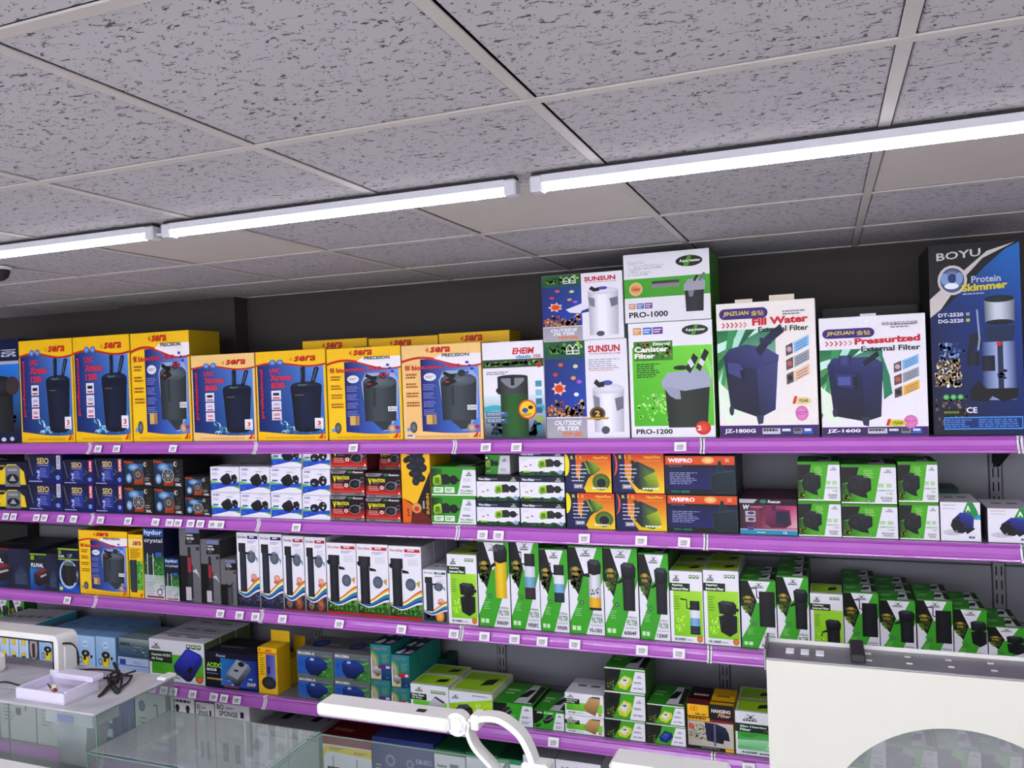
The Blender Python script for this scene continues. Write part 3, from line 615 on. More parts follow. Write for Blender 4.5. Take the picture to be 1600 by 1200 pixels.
def darkaq():
    A = Art(); A.r(0, 0, 1, 1, '14214e'); A.q(0, .1, 1, .76, '0c1524', '1a2a3c', '2a8ae0', '1c6ac0'); A.r(0, .76, 1, .79, 'b8bcc8'); A.sp(.2, .1, 1, .3, ['0c1418', '1f3a3a', '3a3a30'], 40, .06, 3, .6)
    A.part('product_picture'); A.cyl(.45, .1, .9, .55, '16181c', '30343c', 0); A.e(.7, .55, .26, .1, '0d0f12', '3a3e48'); A.e(.9, .55, .1, .09, '4a3a40'); A.part('lettering'); A.t('501', .75, .83, .97, .9, 'cdd4e4', .02, rot=1); A.e(.75, .03, .035, .02, 'd8dce0'); A.e(.87, .035, .03, .02, 'd8dce0'); return A
# --- second shelf
def seio_blister():
    A = Art(); A.r(0, 0, 1, 1, '17153f'); A.g([(0, .12), (0, .68), (.42, .68), (.55, .92), (.75, .92), (.93, .62), (.97, .12)], 'ecd21f'); A.L(.05, .2, .4, .6, 5, 'a88f10', 3); A.part('product_picture'); A.g([(.48, .04), (.5, .8), (.56, .88), (.78, .88), (.84, .8), (.84, .04)], '7f828a'); A.e(.66, .34, .15, .2, '14151a', '26282e'); A.g([(.66, .5), (.74, .26), (.58, .26)], 'b0b2b8'); A.r(.55, .65, .77, .74, 'a8abb2'); A.part('lettering'); A.t('SEIO', .02, .75, .26, .93, 'd8d6e4', .03); A.L(.3, .8, .5, .9, 1, 'c8b830'); A.L(.1, .02, .35, .09, 1, '5a8a2c', 3, .9); return A
def seio_box(tagc):
    A = Art(); A.q(0, 0, 1, 1, '121650', '16227e', '141c58', '17172e'); A.q(.2, .15, .65, .7, '16226e', '223a98', '2e48aa', '1a2660'); A.sp(.62, .15, .85, .85, ['1f3a5a', '3a6a4a', '12183a', '6a8a5a', '28386a'], 26, .05, 3, 1.2)
    A.r(.84, .5, .95, .99, tagc); A.t('SUPER', .865, .53, .93, .96, 'f0eef4' if tagc != 'd8d4dc' else '6a6a88', .02, rot=1); A.r(.03, .04, .42, .075, 'aab4e4'); A.e(.87, .2, .055, .08, '9ab4e8', '4a6ac8')
    A.part('product_picture'); A.cv([(.02, .95), (.15, .25)], .025, '6f7286', 1); A.sp(.24, .08, .38, .5, ['cdd6f4', '98a8e4', '7a8ad8'], 22, .035, 5, 1.2); A.part('lettering'); A.t('SEIO', .28, .68, .62, .9, 'e2cf88', .02); A.r(.3, .62, .6, .64, 'c8b870'); A.L(.36, .2, .6, .55, 6, '8a96d8', 2, .4); return A
def fanbox(var, txt):
    A = Art(); A.r(0, 0, 1, 1, '17171a'); A.q(.02, .08, .68, .85, '161e28', '203448', '2f6a9c', '20405f'); A.e(.35, .72, .2, .15, '2f6fa8', 'a8c8e0'); A.g([(.35, .06), (.68, .06), (.7, .45), (.5, .5), (.4, .3)], ['a84a1c', '8a3a18', '9a441c', 'c86a2c', 'c05a20']); A.sp(.72, .25, .98, .75, ['3f4440', '5a605a', '2a2c2a'], 20, .05, 3, .9)
    A.part('product_picture')
    if var: A.e(.5, .42, .2, .24, '1c1c1e'); A.ring(.5, .42, .2, .24, .12, 'b8b6b4'); A.ring(.5, .42, .13, .155, .12, '98969a'); A.e(.5, .42, .05, .06, 'c8c6c4'); [A.cv([(.5, .42), (.5+.18*math.cos(a*.785), .42+.21*sin(a*.785))], .02, 'a09ea0') for a in range(8)]
    else: A.e(.5, .45, .17, .24, '2a2a2c', '6a6a70'); A.ring(.5, .45, .17, .24, .15, '8a6a58'); A.e(.5, .45, .09, .12, '9a9890', '3a3a3c')
    A.e(.18, .3, .1, .18, '5a8ab8', 'c8dcec'); A.part('lettering'); A.t('Pulsio', .03, .86, .34, .97, 'c8521c', .04); A.e(.76, .83, .06, .09, 'd8c8b0'); A.e(.78, .83, .035, .06, '3a3028'); A.L(.72, .2, .95, .34, 2, 'a8a6a4', 5); A.t(txt, .74, .05, .95, .15, 'e8e6ea', .03); return A
def sobo(var, big=True):
    A = Art(); A.r(0, 0, 1, 1, 'e8e6f0'); A.wave(0, 1, lambda u: .2, lambda u: .46-.3*u+.26*u*u, '3f9a4a', 14, '8ac86a'); A.wave(0, 1, lambda u: .04, lambda u: .33+.02*sin(u*3)+.06*u*u, '1a48b4', 14, '2a62d0'); A.g([(.75, .24), (1, .14), (1, .25)], '5aa83a'); A.g([(0, 0), (1, 0), (1, .14), (.8, .22), (.62, .23), (.3, .13), (0, .05)], 'e8e6f0'); A.L(.06, .12, .2, .24, 3, '5a86dc', 3)
    A.part('product_picture')
    if var == 0: A.g([(.33, .5), (.4, .62), (.58, .76), (.66, .72), (.76, .42), (.6, .26), (.44, .3)], ['1a1c20', '23252b', '3a3c44', '30323a', '1a1c20', '121316', '16181c']); A.g([(.72, .66), (.86, .72), (.93, .6), (.92, .42), (.84, .34), (.74, .46)], '17181c'); A.e(.85, .48, .03, .03, '8a8a90')
    else: A.e(.44, .48, .17, .17, '1c1d2a', '2f3140'); A.e(.74, .56, .15, .2, '15161e', '2a2c38'); A.e(.75, .5, .04, .05, 'cfd0d8'); A.e(.78, .66, .03, .035, 'b0b2bc'); A.e(.4, .44, .05, .04, 'a8aab4'); A.cv([(.7, .72), (.68, .85)], .02, '98a0b0')
    A.e(.64, .82, .13, .02, 'b4b6c0'); A.part('lettering'); A.t('SOBO', .06, .86, .3, .95, '3a4a9a', .03); A.L(.06, .66, .32, .78, 3, 'b4a4b4', 2); A.r(.06, .45, .24, .52, '3f6ab0'); A.L(.62, .93, .9, .96, 1, 'a8a6b4'); return A
def vibration():
    A = Art(); A.r(0, 0, 1, 1, '241013'); A.q(0, .12, 1, .5, 'c83024', 'd03428', '5a1418', '7a181c'); A.q(0, .12, 1, .2, 'd8502c', 'e0502c', 'c83024', 'c83024'); A.r(0, 0, 1, .1, '8a888c'); A.L(.1, .03, .36, .07, 1, '2a2a2c', 2, .9); A.L(.72, .03, .9, .07, 1, '2a2a2c', 4, .9); A.g([(0, .86), (.4, .86), (.5, .99), (0, .99)], '8f8d92'); A.L(.07, .9, .36, .95, 1, '2a2a2c', 6, .9); A.g([(.4, .86), (1, .86), (1, .99), (.5, .99)], '17171a'); A.e(.58, .925, .07, .045, '3a8a5a'); A.t('Resun', .66, .885, .96, .965, 'e6e4e8', .03, .2)
    A.part('product_picture'); A.g([(.53, .4), (.6, .6), (.72, .66), (.86, .62), (.9, .72), (.98, .72), (.98, .55), (.88, .5), (.86, .34), (.74, .26), (.62, .3)], '8f8a92'); A.g([(.55, .4), (.61, .57), (.72, .63), (.84, .57), (.84, .36), (.74, .29), (.63, .32)], '1a1c22'); A.e(.93, .63, .05, .08, '1c1e24'); A.e(.74, .46, .07, .08, '363a44'); A.e(.46, .4, .055, .075, 'ece8ea'); A.e(.46, .4, .03, .04, 'c04a40')
    A.part('lettering'); A.t('V', .07, .52, .17, .78, 'f0e82a', .04); A.t('IBRATION', .19, .62, .55, .77, 'ece43a', .03); A.L(.2, .54, .4, .6, 1, '9a8a8c', 3); A.L(.08, .27, .46, .48, 3, 'e8a8a0', 2, .45); A.g([(.92, .14), (.95, .24), (.98, .14)], 'f4e8e4'); return A
def jvp():
    A = Art(); A.r(0, 0, 1, 1, 'efc01c'); A.g([(0, 0), (1, 0), (1, .7), (.5, .25), (0, .33)], '241a16'); A.g([(0, .33), (.37, .24), (.28, 0), (0, 0)], 'e0731c'); A.g([(.28, .02), (.5, .22), (.98, .05), (.98, 0), (.28, 0)], '7a241c'); A.g([(0, .36), (.4, .25), (.98, .72), (1, .78), (1, 1), (0, 1)], 'efc01c'); A.part('product_picture')
    for (x, y, rx, ry) in ((.3, .97, .24, .05), (.55, .93, .25, .06), (.6, .84, .25, .07), (.35, .86, .2, .05), (.42, .76, .24, .055), (.72, .74, .18, .06), (.5, .66, .24, .055), (.68, .6, .16, .05), (.5, .56, .13, .06)): A.e(x, y, rx, ry, '191b24', '3a3e4e')
    for (x, y) in ((.18, .84), (.28, .73), (.46, .52)): A.e(x, y, .1, .04, '0d0e12', '262936'); A.e(.5, .2, .17, .07, 'c88a4a', 'e8c890'); A.e(.5, .19, .09, .035, 'c8402c'); A.part('lettering'); A.t('SUNSUN', .84, .12, .94, .4, 'e0a83a', .04, rot=1); A.L(.72, .14, .78, .35, 1, 'c8c0b8', 3); A.t('JVP', .17, .08, .26, .2, '3a1c10', .03, rot=1); return A
def wm_head(A, x, y, s, asp=1.8):
    A.g([(x, y+.05*s), (x+.02*s, y+.3*s), (x+.16*s, y+.38*s), (x+.24*s, y+.3*s), (x+.24*s, y+.02*s), (x+.05*s, y-.06*s)], ['8ab81f', 'a8d42a', 'b8e038', 'a4cc2c', '7fae1c', '86b420']); A.r(x+.06*s, y+.06*s, x+.16*s, y+.26*s, '5f8a18')
    A.g([(x+.22*s, y+.0*s), (x+.2*s, y+.36*s), (x+.34*s, y+.4*s), (x+.42*s, y+.28*s), (x+.4*s, y+.02*s)], '2a2c30'); A.e(x+.5*s, y+.18*s, .1*s, .17*s, '15161a', '2a2c32'); A.r(x+.56*s, y+.14*s, x+.64*s, y+.2*s, '17181c')
def wm_green():
    A = Art(); A.r(0, 0, 1, 1, '3f9c2c'); A.g([(.58, 0), (1, 0), (1, .9), (.72, .9)], 'e8e6ee'); A.r(0, 0, 1, .05, 'dfeadb'); A.q(0, .3, .25, .95, '2a5a24', '3a8a2c', '2f7a28', '16240f'); A.r(.72, .9, .95, .96, '4aa838'); A.part('product_picture'); wm_head(A, .03, .38, .95); A.part('lettering'); emblem(A, .78, .68, .14, .18); A.L(.72, .5, .94, .62, 3, '9a98a4', 2, .3); A.t('Wave Maker', .64, .14, .94, .22, '5a9a50', .02); A.L(.64, .05, .94, .11, 1, '7ab070', 3, .7); A.L(.7, .27, .92, .34, 1, '8a8894', 5, .9)
    for x in (.05, .3): A.r(x, .1, x+.22, .3, 'dcebd4'); A.L(x+.03, .14, x+.19, .26, 2, '4a7a40', 3)
    return A
def wm_small():
    A = Art(); A.r(0, 0, 1, 1, '3f9c2c'); A.g([(.5, 0), (1, 0), (1, .95), (.62, .95)], 'dcdae2'); A.q(0, .1, .2, .95, '2a5a24', '3a8a2c', '2f7a28', '16240f'); A.part('product_picture'); wm_head(A, .03, .4, .85); A.part('lettering'); A.r(.03, .8, .12, .9, 'e0e8dc'); A.L(.62, .15, .92, .3, 2, '6aa060', 2); emblem(A, .7, .65, .18, .2); A.L(.04, .12, .22, .2, 1, 'c8e0b8', 4); return A
def wm_white(var=0):
    A = Art(); A.r(0, 0, 1, 1, 'e8e7ef'); A.r(0, .78, 1, 1, '13203f' if var else '10141f'); A.wave(0, 1, lambda u: 0, lambda u: .14+.05*abs(sin(u*11))+.03*sin(u*27), '1d4a2a'); A.sp(0, 0, 1, .2, ['2a6a34', '0f2a18', '3f8a3c', '16351f', '1f3a50'], 70, .025, 3, 2); A.part('product_picture'); wm_head(A, .42, .35, .85); A.part('lettering'); A.t('Wave Maker', .04, .83, .34, .93, 'e6e8f0', .035); A.L(.35, .85, .56, .9, 1, '98a0b8', 2, .7); emblem(A, .8, .8, .14, .17, 'b8c8b8'); A.e(.15, .38, .04, .025, 'c88a5a'); A.e(.26, .44, .025, .04, '8a90a0'); A.e(.91, .16, .05, .09, 'b8cce4', '6a90c0'); A.L(.05, .6, .2, .7, 2, 'c4c2cc', 4, .3)
    if var: A.r(.08, .13, .24, .2, '9ac83a')
    return A
def rio(var):
    A = Art(); A.q(0, 0, 1, 1, '1a2058', '1c2466', '1c2060', '16194c'); A.q(.24, 0, 1, 1, 'e8c81c', 'f0d81c', 'd8421c', 'd84a1c'); A.g([(.24, 0), (.45, 0), (.24, .45)], '1a2058'); A.e(.0, .72, .1, .3, 'f0e024' if var == 0 else 'e0603a'); A.e(-.1+.1, .72, .06, .3, '1c2466' if var else 'f0e024'); A.part('product_picture')
    if var == 0: A.g([(.36, .78), (.5, .84), (.62, .5), (.5, .36), (.4, .1), (.3, .2)], '17304a'); A.g([(.5, .82), (.68, .76), (.78, .6), (.62, .45), (.54, .5)], ['5a7a2c', '9ab82c', '7a9a2c', '4a6a24', '3a5a24']); A.e(.78, .28, .19, .22, '4a6a2c', '7a9a38'); A.e(.78, .25, .1, .12, '0f1a20'); A.g([(.42, .8), (.46, .8), (.56, .5), (.52, .48)], '8aa83a')
    else: A.g([(.38, .76), (.5, .8), (.82, .6), (.9, .2), (.75, .04), (.5, .1), (.36, .3)], ['16283a', '1a3048', '3a5a38', '8aa82c', '4a6a28', '16283a', '121f34']); A.g([(.6, .4), (.84, .55), (.9, .18), (.76, .06)], ['7a9a2c', 'b8c82c', '98a828', '5a7a28']); A.cv([(.38, .82), (.46, .66)], .08, '22382c')
    A.part('lettering'); A.t('R', .13, .87, .19, .96, 'e8d83a', .03); A.t('I', .24, .87, .26, .96, 'e8d83a', .03); A.t('O', .32, .87, .37, .96, 'e8d83a', .03); A.t('HyperFlow', .62, .86, .94, .95, 'f0d03a', .03); A.r(.5, .81, .94, .825, 'e8a83a')
    for k in range(5): A.L(.14, .68-.1*k, .5, .73-.1*k, 1, 'd8dcec', k+2, .5)
    A.r(.18, .1, .38, .22, '8a8898'); A.t('26HF', .2, .125, .36, .205, 'f0f0f4', .02); A.L(.58, .08, .92, .13, 1, 'e8e8d8', 3, .9); return A
def weipro():
    A = Art(); A.r(0, 0, 1, 1, '121216'); A.q(0, .13, .98, .68, '17185a', '1c1f7a', '16185c', '15154a'); A.r(.01, .76, .99, .98, 'd8541c', 'e0641c'); A.e(.62, .88, .09, .09, 'e8a85a', 'f4d8a0'); A.r(0, .76, .6, .77, 'b84818'); A.part('product_picture'); A.g([(.63, .5), (.72, .56), (.74, .62), (.76, .86), (.8, .86), (.84, .62), (.99, .62), (.99, .06), (.72, .04), (.65, .14)], '2f4852'); A.g([(.64, .49), (.73, .54), (.98, .58), (.98, .07), (.72, .06), (.66, .15)], ['0e2830', '14343e', '163842', '0a2028', '0c242c', '0d262e']); A.g([(.75, .58), (.77, .85), (.79, .85), (.83, .6)], '142a30'); A.part('lettering'); A.t('WEIPRO', .05, .82, .4, .93, 'f2eef0', .04); A.L(.06, .7, .35, .74, 1, '6a6a90', 2, .7); A.L(.07, .25, .5, .58, 7, 'aab0d8', 3, .35); A.t('WH-4000', .08, .03, .35, .1, '1f8a80', .03); A.L(.86, .83, .94, .93, 2, 'f0d8c8', 2); return A
def wpump():
    A = Art(); A.q(0, 0, 1, 1, '2a0f1c', 'c86a8a', 'd84a80', '17101a'); A.q(.35, .2, 1, .8, '8a2a50', 'dcb8c0', 'c83a78', '5a1a3a'); A.r(0, .82, 1, 1, '2a0c1c'); A.r(0, 0, 1, .13, '2f9ab4'); A.r(0, .13, 1, .15, 'd8d4dc'); A.g([(0, .88), (.25, .88), (.32, .99), (0, .99)], 'b8b4bc'); A.e(.42, .93, .06, .055, '2a8a78'); A.part('product_picture'); A.g([(.45, .3), (.46, .7), (.62, .74), (.88, .7), (.9, .3), (.8, .2), (.55, .2)], ['6a2450', '8a3468', '7a2c5c', '6a2450', '5a1c44', '4a1838', '5a2048']); A.r(.64, .3, .85, .66, '2a2c4a'); A.r(.57, .68, .64, .85, '5a2450'); A.part('lettering'); A.t('W', .06, .7, .18, .83, 'd8e8f0', .04, .2); A.t('Resun', .5, .89, .72, .97, 'e6e4e8', .03, .2); A.L(.2, .74, .42, .8, 1, 'c890a8', 3); A.r(.1, .52, .28, .66, 'b8b0c0'); A.r(.1, .35, .28, .5, 'b8b0c0'); A.e(.2, .6, .06, .04, '4a4458'); A.e(.2, .42, .06, .04, '4a4458'); A.g([(.14, .12), (.24, .12), (.26, .22), (.12, .22)], '5a4a9a'); A.L(.3, .04, .52, .08, 1, 'e0f0f4', 2); A.t('CE', .75, .03, .82, .1, 'e8f4f8', .02); return A
def pumpblob(A, x0, y0, x1, y1, c='1b1c20', l='34363c'):
    w, h = x1-x0, y1-y0; A.g([(x0, y0+.5*h), (x0+.1*w, y0+.82*h), (x0+.4*w, y1), (x0+.8*w, y0+.95*h), (x1, y0+.8*h), (x1, y0+.35*h), (x0+.8*w, y0+.22*h), (x0+.85*w, y0), (x0+.55*w, y0+.05*h), (x0+.35*w, y0+.14*h), (x0+.08*w, y0+.25*h)], [c, l, l, l, c, c, c, '101114', '101114', c, c]); A.e(x0+.3*w, y0+.55*h, .22*w, .3*h, c, l); A.r(x0+.6*w, y0+.4*h, x0+.9*w, y0+.75*h, '26282e')
def epump(var, txt):
    A = Art(); A.r(0, 0, 1, 1, '58b423'); A.q(0, .0, .35, .5, '3a4a1c', '58b423', '58b423', '2a3a1a'); A.g([(0, .95), (.34, .95), (.3, .75), (.2, .6), (.08, .52), (0, .5)], '201f1d'); A.sp(0, .02, .2, .3, ['6a8a2c', '9ab83c', '3a4a1c', '8a7a3a'], 24, .04, 3, 1.2); A.g([(.6, 0), (1, 0), (1, .93), (.74, .93)], 'e6e5ec'); A.r(0, .93, 1, 1, '4a9a20'); A.r(.0, 0, 1, .035, 'e8ecdf'); A.part('product_picture'); pumpblob(A, .1, .14, .55, .74); A.part('lettering'); emblem(A, .78, .78, .16, .11, '8a8a94'); A.L(.42, .66, .64, .88, 5, 'b4e08a', 2, .35); A.r(.68, .42, .78, .52, 'b8d8a4'); A.r(.82, .42, .92, .52, 'b8d8a4'); A.t('SUBMERSIBLE', .63, .32, .95, .36, '7aa868', .01); A.t('PUMP', .82, .24, .94, .28, '7ab068', .01); A.t(txt, .72, .12, .92, .18, '6a6a72', .02); A.L(.74, .05, .93, .1, 1, 'a8a6ae', 3, .9); A.e(.5, .06, .045, .035, '2a4a3a', 'c8e0d0'); return A
def apump():
    A = Art(); A.r(0, 0, 1, 1, 'e8e6ee'); A.g([(.55, .7), (.68, 1), (.82, 1), (.92, .8), (.98, .6), (.9, .55)], '2f9a4a'); A.g([(.8, .58), (1, .7), (1, .56)], '3aa0c8'); A.e(.3, .22, .25, .08, 'd0d0d8'); A.part('product_picture'); A.g([(.25, .4), (.3, .55), (.5, .74), (.75, .72), (.84, .6), (.82, .35), (.72, .3), (.55, .2), (.35, .22)], ['1c1c22', '26262c', '3a44a0', '4a54b8', '3a429c', '2c347c', '22264a', '131318', '17171c']); A.g([(.25, .4), (.3, .55), (.45, .56), (.58, .42), (.55, .2), (.35, .22)], '1d1c20'); A.g([(.62, .25), (.82, .36), (.86, .32), (.66, .18)], '15151a'); A.e(.45, .6, .05, .03, '1a1c3a'); A.part('lettering'); A.t('A', .64, .77, .76, .92, 'eef4ea', .03); A.t('eaquarium', .06, .9, .38, .95, 'c8929c', .02); A.t('Aquarium', .06, .81, .38, .86, '9aa0ae', .0); A.L(.7, .06, .92, .12, 1, '3a4a78', 2, .9); A.sp(.1, .12, .45, .3, ['c4c4cc', 'b0b0ba', 'd8d8e0'], 20, .04, 3, .8); return A
# --- third shelf
def fluval(c, up=False):
    A = Art(); A.r(0, 0, 1, 1, '1e2336'); A.r(0, .96, 1, 1, c); A.q(0, .0, .6, .6, '0f5ab0', '1c2a4a', '1c2438', '2a86d0'); A.q(.6, 0, 1, 1, '202a48', '2a3456', '1a1e3a', '262c50'); A.r(.03, .82, .16, .94, c); A.part('product_picture'); A.g([(.12, .42), (.5, .6), (.68, .5), (.66, .22), (.3, .08), (.14, .16)], ['3a3034', '5a3038', '30262c', '1c1c24', '14141a', '26262e']); A.g([(.14, .46), (.5, .62), (.66, .54), (.3, .36)], ['7a3a40', '9a3a40', '4a2a30', '3a2a30']); A.g([(.36, .38), (.58, .46), (.6, .42), (.4, .33)], 'b8b4b8'); A.g([(.72, .1), (.95, .1), (.95, .38), (.88, .5), (.84, .58), (.8, .5), (.72, .38)], '3a4460'); A.part('lettering'); A.t('FLUVAL', .04, .62, .5, .73, 'eceaf0', .04); A.L(.72, .1, .95, .36, 5, '5a6480', 3, .4); A.L(.3, .84, .6, .92, 2, '3a5060', 3); return A
def fluvalup():
    A = Art(); A.q(0, 0, 1, 1, '0f2a78', '16306a', '17173f', '14142a'); A.r(0, .96, 1, .99, 'a8cc2c'); A.r(0, .73, 1, .755, 'a8cc2c'); A.q(0, 0, 1, .18, '1a50b8', '2a70d0', '1c3a88', '2a6ad0'); A.e(.5, .4, .45, .33, 'bcd0ea', '5a7ab0'); A.e(.5, .41, .38, .28, '1a2436'); A.part('product_picture'); A.cyl(.3, .15, .72, .66, '16181a', '2c2f32', 0); A.g([(.26, .66), (.45, .71), (.76, .67), (.7, .6), (.32, .6)], '6a6e72'); A.e(.82, .5, .1, .1, '2c3036'); A.e(.82, .32, .1, .1, '23272c'); A.part('lettering'); A.t('FLUVAL', .03, .78, .32, .84, 'e8eaf0', .03); A.t('UP', .48, .78, .7, .87, 'b8c0cc', .0); A.r(.03, .86, .17, .94, '8ab02c'); A.e(.12, .07, .09, .045, 'cfd83a'); return A
def hydor(small=False):
    A = Art(); A.r(0, 0, 1, 1, '181d3a'); A.q(0, .3, 1, .62, '2a6a2c', '4a9a3c', '2a5a3a', '16243a'); A.sp(0, .3, 1, .66, ['3f8f34', '6ab850', '1f4a24', '8ad070', '2a3a50'], 70, .09, 3, .3); A.q(0, 0, 1, .34, 'dcdae2', 'e6e4ea', '9ab09a', 'b8c4c0'); A.r(.1, .015, .95, .045, 'a04a58'); A.r(0, .88, 1, .985, '2f5a9a'); A.part('product_picture'); A.cyl(.2, .34, .42, .6, '1a1c20', '3a3c42'); A.r(.16, .3, .2, .64, 'c8d4dc'); A.r(.44, .3, .48, .64, 'c8d4dc'); A.ring(.75, .1, .14, .05, .3, '4a5058'); A.ring(.88, .17, .1, .035, .3, '5a6068'); A.part('lettering'); A.t('hydor', .05, .885, .95, .975, 'd0dcec', .03); A.t('crystal', .05, .78, .95, .855, 'e2e6ec', .01); A.L(.1, .06, .6, .25, 6, '98949c', 3, .35); A.r(.6, .6, .9, .66, '3a6ab8'); return A
def greyf(red=True):
    A = Art(); A.r(0, 0, 1, 1, '77767a'); A.r(0, .0, .55, .62 if red else .45, '131315'); A.g([(.3, .8), (.36, .93), (1, .93), (1, .78), (.3, .77)], '19191b'); A.r(.35, .93, .95, .99, '7d84b0'); A.part('product_picture')
    if red: A.cyl(.34, .05, .62, .5, '1a1a1c', '3a3a3e'); A.cyl(.36, .4, .58, .62, '7a2034', 'b03a50', .05); A.cyl(.4, .6, .54, .74, '121214', '2c2c30'); A.r(.26, .02, .52, .2, 'c8c4c8'); A.g([(.6, .42), (.85, .38), (.98, .33), (.8, .45)], 'cfcbd0')
    else: A.cyl(.4, .02, .75, .4, '3a3a3e', '5a5a60'); A.g([(.3, .52), (.5, .4), (.8, .52), (.7, .4), (.45, .38)], '26262a')
    A.part('lettering'); A.L(.38, .88, .7, .915, 1, 'c8c6cc', 3, .7); A.t('FILTER', .38, .84, .74, .87, 'f0eef2', .03); A.L(.4, .79, .7, .83, 2, '8a888e', 5, .4); A.r(.82, .7, .96, .745, '2a2a2c'); return A
def euro(c, wide=False, c3=None, kind=0):
    A = Art(); A.r(0, 0, 1, 1, 'ebe9f0'); A.q(0, .02, 1, .22, '1f2f1a' if wide else '22242e', '3a5a24' if wide else '3a3030', '5aa83a' if wide else '4a4a58', '2f4f20' if wide else '2a3050')
    if wide: A.sp(0, .04, 1, .24, ['3f8a2a', '6ac23f', '1f4a18', '8ade5a', '17240f', '5a2a1a'], 120, .05, 3, .5)
    elif kind == 1: A.sp(0, .03, 1, .22, ['3a4a9a', '1a1c2a', '5a6ac0', '8a8a50', '15182c'], 80, .05, 4, .4)
    elif kind == 2: A.e(.7, .12, .2, .1, '8a4a3a', 'c87a4a'); A.e(.25, .09, .14, .06, '6a6a6a', 'b88a6a'); A.sp(0, .03, 1, .2, ['3a3434', '2a2a2c', '4a4a48'], 26, .06, 2, .4)
    elif kind == 3: A.e(.68, .12, .18, .12, 'e0902c', 'f4c060'); A.sp(0, .03, .55, .2, ['3a3a3c', '22242c'], 30, .08, 3, .5)
    A.r(0, 0, 1, .022 if not wide else .035, c)
    base = lambda u: .17+.075*(1-math.cos(max(u-.28, 0)*4.0))+.12*max(.28-u, 0)
    A.wave(0, 1, lambda u: base(u)-.01, lambda u: base(u)+.2, 'ebe9f0')
    for k, cc in enumerate(('d8602c', 'e8cc3a', 'f0eef4', '4a9a4a', '3a7ad0', '17408a', 'e8e6ee')):
        th = lambda u: .006+.022*u
        A.wave(0, 1, lambda u, k=k: base(u)+(2.5-k)*th(u)-.002, lambda u, k=k: base(u)+(3.5-k)*th(u), cc)
    A.e(.66, .68 if not wide else .48, .2 if not wide else .16, .085, '3a6a88', '8a7a68'); A.g([(.82, .7 if not wide else .5), (.95, .66 if not wide else .54), (.93, .6 if not wide else .44)], '5a90a8' if not wide else 'c8a83a')
    if not wide: A.e(.75, .41, .14, .045, 'd89a8a', 'e8c0b0'); A.e(.7, .36, .1, .025, 'c87a6a')
    A.part('product_picture')
    if wide: A.cyl(.1, .17, .4, .75, '16171b', '33353c', 0); A.cyl(.06, .69, .44, .83, '14151a', '3a3c44', 0); A.e(.06, .73, .05, .03, '101114'); A.g([(.4, .68), (.6, .66), (.63, .63), (.42, .63)], '1a1b20')
    else: A.cyl(.12, .2, .42, .74, '1f2230', '3c4050', 0); A.cyl(.08, .74, .4, .86, '17181f', '33363f', 0); A.g([(.38, .74), (.55, .74), (.55, .71), (.38, .71)], '1a1b22')
    A.part('lettering'); A.t('EuroStar', .06, .925, .46, .96, '6a5a78' if not wide else 'c05a58', .02); A.r(.5, .92, .97, .962, c3 or c); A.L(.6, .932, .9, .952, 1, 'f0e8ee', 2, .9); A.L(.5, .86, .9, .9, 2, '9a90b8', 3); A.L(.6, .74, .93, .83, 5, 'c8c4d0', 4, .4); return A
